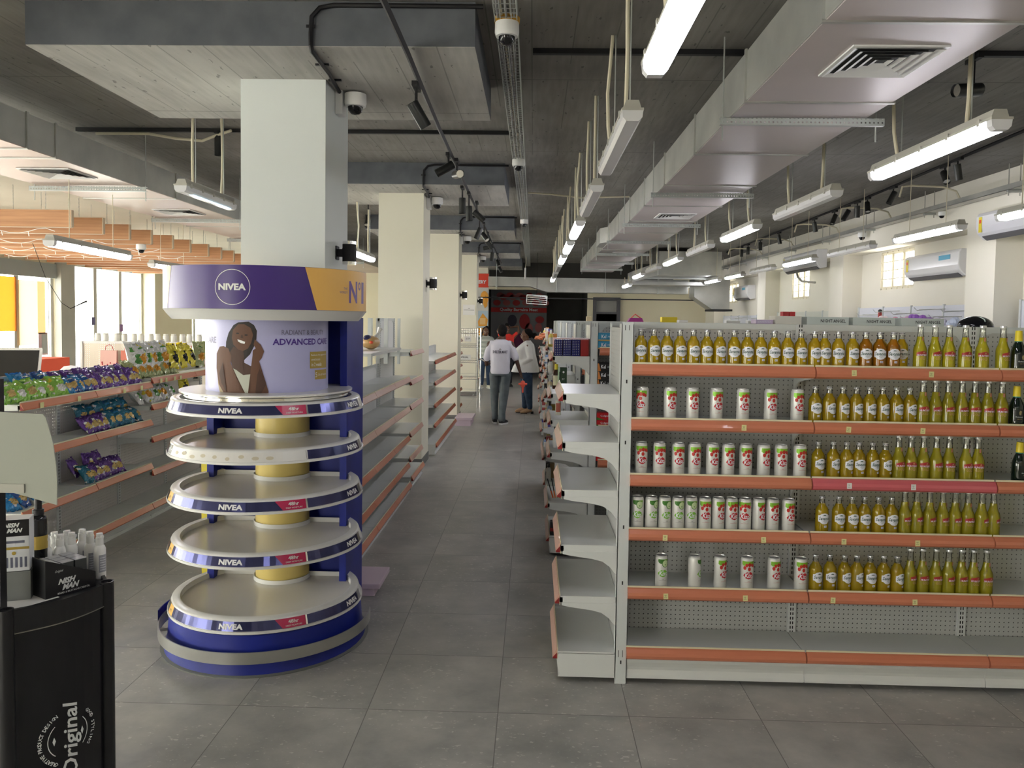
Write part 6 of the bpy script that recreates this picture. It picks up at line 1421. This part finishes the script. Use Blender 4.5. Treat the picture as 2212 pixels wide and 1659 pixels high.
mb = MB(); mb.lathe([(.024, 0), (.027, .004), (.027, .215), (.023, .228), (.016, .234)], (0, 0, 0), BLKGLOSS, 22); mb.build('bottle_body', t, smooth=True, world=False)
mb = MB(); mb.lathe([(.018, .234), (.018, .252), (.012, .254), (.011, .290), (0, .291)], (0, 0, 0), BLACK, 18); mb.build('pump_head', t, smooth=True, world=False)
mb = MB(); rect(mb, -.06, .06, .12, .165, GOLD, on_cyl(0, 0, .0275), .008); mb.build('gold_label', t, world=False, recalc=False)
t = carton('product_box', 'white, gold and black NISHMAN box on the black stand', 'box', rt(.095, .13, .095), (.085, .07, .165), mat('box_white', (.68, .70, .72), .4), (), None, math.radians(22),
    extra=lambda mb, f: (rect(mb, -.0425, .0425, .112, .165, BLACK, f), rect(mb, -.0425, .0425, .070, .078, GOLD, f), [rect(mb, -.036+.013*i, -.029+.013*i, .012, .045, mat('box_slate', (.12, .13, .18), .5), f) for i in range(6)],
                          rect(mb, -.03, .03, .09, .098, mat('box_slate', (.12, .13, .18), .5), f), poly(mb, ellipse_pts(0, .058, .006, .006, 12), GOLD, f),
                          print_on(mb, text_geo('NISH', bold=.05, shear=.35), EMB, on_plane((0, -.0365, 0), (1, 0, 0), (0, 0, 1)), None, (-.006, .148), w=.046, h=.014), print_on(mb, text_geo('MAN', bold=.05, shear=.35), EMB, on_plane((0, -.0365, 0), (1, 0, 0), (0, 0, 1)), None, (.003, .131), w=.044, h=.014)))
t = thing('acrylic_riser', 'grey acrylic riser box under the white NISHMAN box', 'riser', rt(.095, .13), None, math.radians(22)); mb = MB(); mb.box(-.045, .045, -.037, .037, 0, .094, mat('riser_grey', (.20, .21, .20), .15)); mb.build('riser_body', t, world=False)
mb = MB(); mb.box(-.11, .11, -.07, .07, 0, .0008, WHITEP); o = mb.build('paper_sheet'); o.location = rt(.06, .09, .0005); o.rotation_euler = (0, 0, ang); tag(o, 'white paper sheet lying under the goods on the black stand', 'paper')
t = thing('sign_holder', 'tall black post holding a grey-green card at the left edge', 'sign', (-1.66, 2.28, 0))
mb = MB(); mb.box(-1.640, -1.615, 2.33, 2.36, ZT-.05, 1.60, BLACK); mb.build('post', t)
mb = MB(); CG = mat('card_grey', (.36, .38, .32), .6)
card = [(-.35, .075), (-.17, .045), (0, 0), (.002, .06), (.0, .115), (-.010, .19), (-.030, .262), (-.038, .272), (-.35, .285)]
tf = Matrix.Translation((-1.4175, 2.30, 1.229)) @ Matrix.Rotation(.02, 4, 'Z')
mb.prism(card, -.002, .002, 'y', CG, tf); mb.build('card', t)
mb = MB(); mb.box(-.17, -.095, -.006, -.002, .035, .062, mat('card_clip', (.40, .40, .34), .5), tf); mb.build('clip', t)

# ================================================================== PEOPLE
def remesh(o, v=.009, it=5):
    m = o.modifiers.new('remesh', 'REMESH'); m.mode = 'VOXEL'; m.voxel_size = v; m.use_smooth_shade = True
    s = o.modifiers.new('smooth', 'SMOOTH'); s.factor = .5; s.iterations = it
    return o
def limb(mb, pts, rs, m, flat=1., n=12):
    mb.tube(pts, rs, m, n, flat=flat)
    for p, r in ((pts[0], rs[0]), (pts[-1], rs[-1])): mb.ell(p, (r*.98, r*.98, r*.98), m, 12, 8)
def torso(mb, secs, m, n=20):
    """secs: (z, cx, cy, rx, ry)"""
    v = []; f = []
    for z, cx, cy, rx, ry in secs:
        for i in range(n):
            a = 2*PI*i/n; v.append((cx+rx*math.copysign(abs(math.cos(a))**.85, math.cos(a)), cy+ry*math.copysign(abs(math.sin(a))**.85, math.sin(a)), z))
    for j in range(len(secs)-1):
        for i in range(n): f.append((j*n+i, j*n+(i+1) % n, (j+1)*n+(i+1) % n, (j+1)*n+i))
    f.append(list(range(n))[::-1]); f.append([(len(secs)-1)*n+i for i in range(n)])
    mb.add(v, f, m)
def fingers(mb, wrist, d, side, m, s=1., curl=.5):
    """palm and five fingers; d: hand direction, side: thumb side"""
    w = Vector(wrist); d = Vector(d).normalized(); sd = Vector(side).normalized(); pn = d.cross(sd).normalized()
    limb(mb, [w, w+d*.045*s, w+d*.085*s], [.024*s, .030*s, .027*s], m, .6)
    for i, L in enumerate((.068, .078, .072, .058)):
        b = w+d*.082*s+sd*(.027-.018*i)*s; a = b+d*L*.5*s+pn*curl*.012*s; c = a+(d*(1-curl)+pn*curl).normalized()*L*.5*s
        mb.tube([b-d*.01*s, a, c], [.0095*s, .0085*s, .0070*s], m, 8)
    b = w+d*.03*s+sd*.025*s; mb.tube([b, b+(sd*.7+d*.6)*.035*s, b+(sd*.5+d)*.05*s], [.011*s, .0095*s, .008*s], m, 8)
def head(mb, c, m, s=1., fy=-1):
    """face towards fy*y"""
    c = Vector(c)
    mb.ell(c+Vector((0, -fy*.008, .02))*s, (.076*s, .094*s, .100*s), m, 20, 14)
    mb.ell(c+Vector((0, fy*.026, -.045))*s, (.056*s, .062*s, .068*s), m, 16, 10)
    mb.ell(c+Vector((0, fy*.040, -.095))*s, (.026*s, .026*s, .020*s), m, 10, 8)
    mb.tube([c+Vector((0, fy*.086, .012))*s, c+Vector((0, fy*.106, -.022))*s, c+Vector((0, fy*.088, -.034))*s], [.008*s, .016*s, .013*s], m, 8)
    mb.ell(c+Vector((0, fy*.088, -.058))*s, (.026*s, .010*s, .010*s), m, 10, 8)
    for q in (-1, 1):
        mb.ell(c+Vector((q*.078, -fy*.004, -.012))*s, (.010*s, .020*s, .032*s), m, 10, 8)
        mb.ell(c+Vector((q*.036, fy*.078, .024))*s, (.022*s, .010*s, .007*s), m, 8, 6)
    mb.tube([c+Vector((0, -fy*.005, -.06))*s, c+Vector((0, -fy*.012, -.16))*s], [.056*s, .062*s], m, 14)
def eyes(par, c, s, fy, rz=0.):
    c = Vector(c); mb = MB()
    for q in (-1, 1):
        mb.ell(c+Vector((q*.034, fy*.079, .006))*s, (.014*s, .008*s, .008*s), mat('eye_white', (.7, .68, .64), .3), 10, 6); mb.ell(c+Vector((q*.034, fy*.086, .006))*s, (.007*s, .004*s, .007*s), INK, 8, 6)
    mb.build('eyes', par, world=False, smooth=True)
    mb = MB(); mb.ell(c+Vector((0, fy*.094, -.058))*s, (.024*s, .006*s, .007*s), mat('lip_brown', (.14, .04, .035), .5), 10, 6); mb.build('lips', par, world=False, smooth=True)
def shoe(par, p, d, m, sole, s=1., lift=0., heel=0.):
    """p: ankle on the floor, d: toe direction (2D)"""
    d = Vector((d[0], d[1], 0)).normalized(); p = Vector(p)
    mb = MB(); mb.tube([p-d*.055*s+Vector((0, 0, .045+heel)), p+Vector((0, 0, .05+heel*.8)), p+d*.09*s+Vector((0, 0, .038+heel*.3)), p+d*.155*s+Vector((0, 0, .028)), p+d*.185*s+Vector((0, 0, .022))], [.034, .042, .044, .036, .016], m, 12, flat=1)
    for v in mb.v: v.z = max(v.z, p.z+.006)
    o = mb.build('shoe', par, world=False, smooth=True)
    mb = MB(); pe = Vector((-d.y, d.x, 0)); pts = []
    for q, w in ((-.085, .018), (-.06, .036), (0, .040), (.08, .046), (.15, .040), (.185, .020)): pts.append((q*s, w))
    out = [p+d*q+pe*w for q, w in pts]+[p+d*q-pe*w for q, w in reversed(pts)]
    zz = p.z
    if heel: 
        for v in mb.v: pass
        mb.prism([(v.x, v.y) for v in [p-d*.08+pe*.022, p-d*.03+pe*.024, p-d*.03-pe*.024, p-d*.08-pe*.022]], zz, zz+.045, 'z', sole)
        mb.prism([(v.x, v.y) for v in [p+d*.04+pe*.04, p+d*.16+pe*.03, p+d*.16-pe*.03, p+d*.04-pe*.04]], zz, zz+.010, 'z', sole)
    else: mb.prism([(v.x, v.y) for v in out], zz, zz+.026, 'z', sole)
    mb.build('sole', o, world=False)
SK1 = mat('skin_dark', (.085, .040, .026), .5); SK2 = mat('skin_warm', (.15, .070, .040), .5); HR = noisy('hair_black', (.008, .007, .007), (.014, .012, .011), 60, .8); HR.node_tree.nodes['Principled BSDF'].inputs['Specular IOR Level'].default_value = .12
TEE = noisy('tee_lilac_white', (.56, .55, .62), (.64, .63, .70), 5, .8, bump=.4); PANT = noisy('trouser_grey', (.075, .095, .10), (.12, .14, .15), 9, .85, bump=.5); JEAN = noisy('jeans_blue', (.016, .035, .075), (.035, .065, .12), 14, .85, bump=.3)
BLOUSE = noisy('blouse_white', (.72, .72, .70), (.80, .80, .78), 6, .75, bump=.5); RED = noisy('polo_red', (.70, .03, .02), (.78, .05, .035), 5, .8)
def stripe_mat():
    global m_links
    m = mat('polo_stripe', (.62, .64, .58), .8); nt, l, b = nodes(m); m_links = l
    tc = N(nt, 'ShaderNodeTexCoord'); sp = N(nt, 'ShaderNodeSeparateXYZ'); l.new(tc.outputs['Object'], sp.inputs[0])
    mx = N(nt, 'ShaderNodeMixRGB'); l.new(M_(nt, 'LESS_THAN', M_(nt, 'FRACT', M_(nt, 'DIVIDE', sp.outputs[2], .034)), .4), mx.inputs[0]); mx.inputs[1].default_value = (.66, .68, .60, 1); mx.inputs[2].default_value = (.05, .09, .08, 1); l.new(mx.outputs[0], b.inputs['Base Color']); return m
STR = stripe_mat()
# ---- man walking away (back to the camera); local +y = his forward
t = thing('person', 'man walking away in a pale SHELTER MART tee and grey trousers', 'person', (-.56, 13.62, 0))
P = lambda mb, nm, **k: mb.build(nm, t, world=False, smooth=True, **k)
mb = MB(); head(mb, (0.03, .03, 1.595), SK1, 1.02, fy=1)
torso(mb, [(.92, 0, 0, .145, .10), (1.05, 0, 0, .14, .095), (1.25, 0, 0, .165, .105), (1.40, 0, 0, .17, .095), (1.455, 0, .005, .085, .07), (1.50, .01, .01, .055, .055)], SK1)
LS, RS = Vector((-.185, 0, 1.385)), Vector((.185, 0, 1.385))
limb(mb, [LS, (-.235, .02, 1.12), (-.245, .10, 1.02), (-.20, .22, 1.03)], [.052, .042, .036, .026], SK1); fingers(mb, (-.20, .22, 1.03), (.3, .9, .05), (0, 0, 1), SK1)
limb(mb, [RS, (.27, .0, 1.13), (.345, .03, .90)], [.052, .042, .027], SK1); fingers(mb, (.345, .03, .90), (.25, .05, -1), (-.2, 1, 0), SK1, curl=.8)
limb(mb, [(-.09, 0, .92), (-.095, .06, .50), (-.08, .02, .10)], [.085, .058, .040], SK1); limb(mb, [(.09, 0, .92), (.070, .0, .50), (.042, -.12, .10)], [.085, .058, .040], SK1)
remesh(P(mb, 'body'))
mb = MB(); mb.ell((.03, .020, 1.628), (.084, .102, .096), HR, 20, 12); mb.ell((.03, -.03, 1.585), (.074, .060, .075), HR, 16, 10); remesh(P(mb, 'hair'), .008, 2); eyes(t, (.03, .03, 1.595), 1.02, 1)
mb = MB(); torso(mb, [(.865, 0, 0, .175, .128), (.98, 0, 0, .168, .122), (1.12, 0, 0, .172, .120), (1.27, 0, 0, .180, .120), (1.38, 0, 0, .182, .108), (1.435, 0, 0, .14, .085), (1.465, .005, .005, .075, .072)], TEE)
limb(mb, [(-.155, 0, 1.385), (-.215, .01, 1.25), (-.235, .02, 1.14)], [.062, .060, .066], TEE); limb(mb, [(.155, 0, 1.385), (.225, 0, 1.26), (.262, .0, 1.15)], [.062, .060, .066], TEE)
tee = remesh(P(mb, 'tee_shirt'), .010, 5)
mb = MB(); f = on_plane((0, -.1345, 1.30), (1, 0, .0), (0, 0, 1)); DK = mat('shirt_print', (.06, .06, .08), .7)
print_on(mb, text_geo('SHELTER MART', bold=.025), DK, f, None, (0, -.050), w=.255, h=.050); rect(mb, -.022, .022, -.012, -.006, DK, f); poly(mb, [(-.018, -.004), (0, .012), (.018, -.004)], mat('shirt_print_tan', (.30, .24, .16), .7), f); mb.build('printed_text', tee, world=False, recalc=False)
mb = MB(); torso(mb, [(.84, 0, 0, .172, .125), (.93, 0, 0, .165, .118), (.99, 0, 0, .15, .11)], PANT)
limb(mb, [(-.088, 0, .86), (-.095, .06, .50), (-.085, .02, .17), (-.08, .02, .10)], [.104, .074, .056, .062], PANT); limb(mb, [(.088, 0, .86), (.070, .0, .50), (.045, -.09, .20), (.042, -.12, .09)], [.104, .080, .062, .068], PANT)
remesh(P(mb, 'trousers'), .010, 4)
SHB = mat('sneaker_black', (.02, .02, .022), .5); shoe(t, (-.08, .02, 0), (-.15, 1), SHB, WHITE); shoe(t, (.05, -.12, 0), (.5, -.0+1), SHB, WHITE)
t2 = thing('orange_toy', 'coral plastic shape dangling from the walking man\'s right hand', 'toy', (-.165, 13.66, .60)); CO = mat('coral_plastic', (.85, .13, .08), .4, emit=.15, ecol=(.9, .15, .1))
MATS['coral_plastic'].node_tree.nodes['Principled BSDF'].inputs['Emission Strength'].default_value = 0
mb = MB(); mb.ell((0, 0, .09), (.045, .018, .065), CO, 16, 10); mb.tube([(-.075, 0, .09), (.075, 0, .09)], [.018, .018], CO, 8); mb.tube([(0, 0, .03), (0, 0, -.06)], [.02, .014], CO, 8); mb.build('shape', t2, world=False, smooth=True)
mb = MB(); mb.tube([(0, 0, .15), (-.02, -.01, .22)], .003, WHITE, 5); mb.build('string', t2, world=False)
t2 = thing('notebook', 'open white notebook held by the walking man at his left', 'notebook', (-.83, 13.9, 1.05)); mb = MB(); tf = Matrix.Rotation(.55, 4, 'Y')
mb.box(-.12, .12, -.09, .09, 0, .004, WHITEP, tf); mb.build('pages', t2, world=False); mb = MB(); mb.box(-.125, .125, -.095, .095, -.006, -.001, mat('cover_black', (.02, .02, .02), .5), tf); mb.build('cover', t2, world=False)
# ---- woman in profile, facing left (-x)
t = thing('person', 'woman in a white blouse and blue jeans standing in profile facing left', 'person', (-.12, 15.2, 0), None, -PI/2)
P = lambda mb, nm, **k: mb.build(nm, t, world=False, smooth=True, **k)
mb = MB(); head(mb, (0, -.02, 1.515), SK2, .98, fy=-1)
torso(mb, [(.86, 0, .02, .165, .13), (1.0, 0, .0, .15, .13), (1.18, 0, -.01, .16, .14), (1.33, 0, .0, .165, .10), (1.385, 0, .01, .08, .065), (1.43, 0, .0, .052, .052)], SK2)
limb(mb, [(.175, .02, 1.31), (.215, .07, 1.08), (.16, -.08, .98), (.08, -.14, .99)], [.050, .044, .034, .026], SK2); fingers(mb, (.08, -.14, .99), (-.9, -.3, 0), (0, 0, 1), SK2, .9)
limb(mb, [(-.175, .02, 1.31), (-.215, .06, 1.06), (-.20, -.03, .86)], [.050, .044, .026], SK2); fingers(mb, (-.20, -.03, .86), (0, -.2, -1), (0, -1, 0), SK2, .9)
limb(mb, [(-.085, 0, .88), (-.08, -.01, .47), (-.08, -.02, .10)], [.09, .058, .036], SK2); limb(mb, [(.085, 0, .88), (.08, .04, .47), (.08, .08, .10)], [.09, .058, .036], SK2)
remesh(P(mb, 'body'))
mb = MB(); mb.ell((0, .015, 1.555), (.080, .098, .088), HR, 20, 12); mb.ell((0, .055, 1.52), (.060, .055, .070), HR, 14, 10); mb.ell((0, .150, 1.500), (.058, .060, .058), HR, 14, 10); remesh(P(mb, 'hair'), .008, 2); eyes(t, (0, -.02, 1.515), .98, -1)
mb = MB(); torso(mb, [(.80, 0, -.02, .215, .275), (.90, 0, -.01, .205, .250), (1.02, 0, .01, .19, .20), (1.16, 0, -.03, .195, .205), (1.24, 0, -.03, .20, .19), (1.33, 0, .01, .19, .135), (1.385, 0, .02, .11, .075), (1.41, 0, .02, .07, .06)], BLOUSE)
limb(mb, [(.155, .02, 1.31), (.225, .08, 1.07), (.165, -.07, .99), (.11, -.13, .99)], [.068, .062, .050, .042], BLOUSE); limb(mb, [(-.155, .02, 1.31), (-.225, .06, 1.06), (-.205, -.02, .90)], [.068, .062, .048], BLOUSE)
remesh(P(mb, 'blouse'), .010, 4)
mb = MB(); torso(mb, [(.78, 0, .03, .185, .185), (.88, 0, .02, .18, .17), (.95, 0, .01, .155, .135)], JEAN); limb(mb, [(-.088, 0, .80), (-.082, -.01, .47), (-.08, -.02, .12)], [.128, .088, .052], JEAN); limb(mb, [(.088, 0, .80), (.082, .04, .47), (.08, .08, .12)], [.128, .088, .052], JEAN)
remesh(P(mb, 'jeans'), .010, 4)
TAN = mat('shoe_tan', (.42, .26, .14), .4); shoe(t, (-.08, -.03, 0), (0, -1), TAN, INK, .95, heel=.02); shoe(t, (.08, .07, 0), (0, -1), TAN, INK, .95, heel=.02)
t2 = thing('handbag', 'small black shoulder bag behind the woman in white', 'bag', (.085, 15.32, .95)); mb = MB(); mb.box(-.035, .035, -.09, .09, 0, .17, BLACK); mb.build('bag_body', t2, world=False, bevel=.015); mb = MB(); mb.tube([(0, -.06, .17), (-.02, -.04, .33), (-.05, -.02, .40)], .006, BLACK, 6); mb.build('strap', t2, world=False)
# ---- woman with braids in a striped polo, facing the camera
t = thing('person', 'person in a striped polo and jeans facing the camera beside the wire rack', 'person', (-1.24, 20.6, 0), None, .15)
P = lambda mb, nm, **k: mb.build(nm, t, world=False, smooth=True, **k)
mb = MB(); head(mb, (0, -.01, 1.48), SK2, 1.0, fy=-1)
torso(mb, [(.86, 0, .0, .150, .105), (1.0, 0, 0, .14, .10), (1.18, 0, 0, .155, .11), (1.31, 0, .0, .16, .095), (1.365, 0, .01, .08, .06), (1.40, 0, 0, .052, .052)], SK2)
for q in (-1, 1):
    limb(mb, [(q*.17, 0, 1.29), (q*.22, .0, 1.04), (q*.20, -.10, .86)], [.048, .040, .026], SK2); fingers(mb, (q*.20, -.10, .86), (0, -.3, -1), (-q, -.6, 0), SK2, .9)
    limb(mb, [(q*.085, 0, .88), (q*.085, -.01, .46), (q*.09, 0, .10)], [.085, .055, .036], SK2)
remesh(P(mb, 'body'), .010)
mb = MB(); mb.ell((0, .022, 1.525), (.086, .095, .085), HR, 18, 12); mb.ell((.03, .03, 1.60), (.045, .05, .04), HR, 10, 8); mb.tube([(-.075, .01, 1.52), (-.10, -.02, 1.40), (-.12, -.06, 1.25)], [.022, .018, .010], HR, 8); mb.tube([(.075, .02, 1.52), (.09, .03, 1.40), (.09, .02, 1.3)], [.022, .018, .010], HR, 8); remesh(P(mb, 'hair'), .008, 1); eyes(t, (0, -.01, 1.48), 1., -1)
mb = MB(); torso(mb, [(.80, 0, 0, .18, .135), (.98, 0, 0, .165, .125), (1.16, 0, 0, .175, .13), (1.30, 0, .0, .182, .11), (1.36, 0, .01, .11, .075), (1.385, 0, .01, .07, .06)], STR)
for q in (-1, 1): limb(mb, [(q*.15, 0, 1.29), (q*.205, 0, 1.17), (q*.22, 0, 1.08)], [.066, .064, .062], STR)
remesh(P(mb, 'polo_shirt'), .010, 3)
mb = MB(); torso(mb, [(.78, 0, 0, .16, .12), (.86, 0, 0, .158, .12), (.93, 0, 0, .15, .11)], JEAN)
for q in (-1, 1): limb(mb, [(q*.085, 0, .80), (q*.085, -.01, .46), (q*.09, 0, .12)], [.098, .070, .052], JEAN)
remesh(P(mb, 'jeans'), .010, 3)
WS = mat('sneaker_cream', (.66, .64, .52), .5); shoe(t, (-.09, .0, 0), (-.4, -1), WS, WHITE); shoe(t, (.09, .0, 0), (.3, -1), WS, WHITE)
# ---- person in a red polo, hands behind the head
t = thing('person', 'person in a red polo with both hands raised behind the head', 'person', (-.69, 21.2, 0), None, .1)
P = lambda mb, nm, **k: mb.build(nm, t, world=False, smooth=True, **k)
mb = MB(); head(mb, (-.02, -.01, 1.53), SK2, 1.0, fy=-1)
torso(mb, [(.88, 0, .0, .150, .105), (1.02, 0, 0, .14, .10), (1.2, 0, 0, .155, .11), (1.36, 0, .0, .16, .095), (1.41, 0, .01, .08, .06), (1.45, -.01, 0, .052, .052)], SK2)
for q in (-1, 1):
    limb(mb, [(q*.17, 0, 1.33), ((.31 if q > 0 else -.25), .02, 1.50), ((.29 if q > 0 else -.20), .08, 1.63), (q*.10, .11, 1.60)], [.050, .042, .034, .026], SK2); fingers(mb, (q*.10, .11, 1.60), (-q, .1, -.1), (0, 0, 1), SK2, .9)
    limb(mb, [(q*.085, 0, .88), (q*.085, -.01, .46), (q*.09, 0, .10)], [.085, .055, .036], SK2)
remesh(P(mb, 'body'), .010)
mb = MB(); mb.ell((-.02, .022, 1.575), (.085, .095, .085), HR, 18, 12); mb.ell((-.02, .03, 1.665), (.06, .06, .05), HR, 12, 8); remesh(P(mb, 'hair'), .008, 2); eyes(t, (-.02, -.01, 1.53), 1., -1)
mb = MB(); torso(mb, [(.82, 0, 0, .175, .13), (1.0, 0, 0, .162, .12), (1.18, 0, 0, .175, .125), (1.34, 0, .0, .182, .11), (1.405, 0, .01, .11, .075), (1.43, 0, .01, .07, .06)], RED)
for q in (-1, 1): limb(mb, [(q*.14, 0, 1.33), (q*.20, .01, 1.39), ((.25 if q > 0 else -.215), .015, 1.44)], [.060, .054, .052], RED)
remesh(P(mb, 'polo_shirt'), .010, 3)
BT_ = noisy('trouser_black', (.015, .015, .018), (.03, .03, .034), 9, .85)
mb = MB(); torso(mb, [(.80, 0, 0, .16, .12), (.88, 0, 0, .158, .12), (.95, 0, 0, .15, .11)], BT_)
for q in (-1, 1): limb(mb, [(q*.085, 0, .82), (q*.085, -.01, .46), (q*.09, 0, .12)], [.098, .070, .052], BT_)
remesh(P(mb, 'trousers'), .010, 3)
shoe(t, (-.09, .0, 0), (-.2, -1), SHB, INK); shoe(t, (.09, .0, 0), (.2, -1), SHB, INK)

# prototypes that were never placed
for k_, p_ in list(proto.items()):
    if p_.name not in USED:
        for ch in list(p_.children): bpy.data.objects.remove(ch)
        bpy.data.objects.remove(p_)
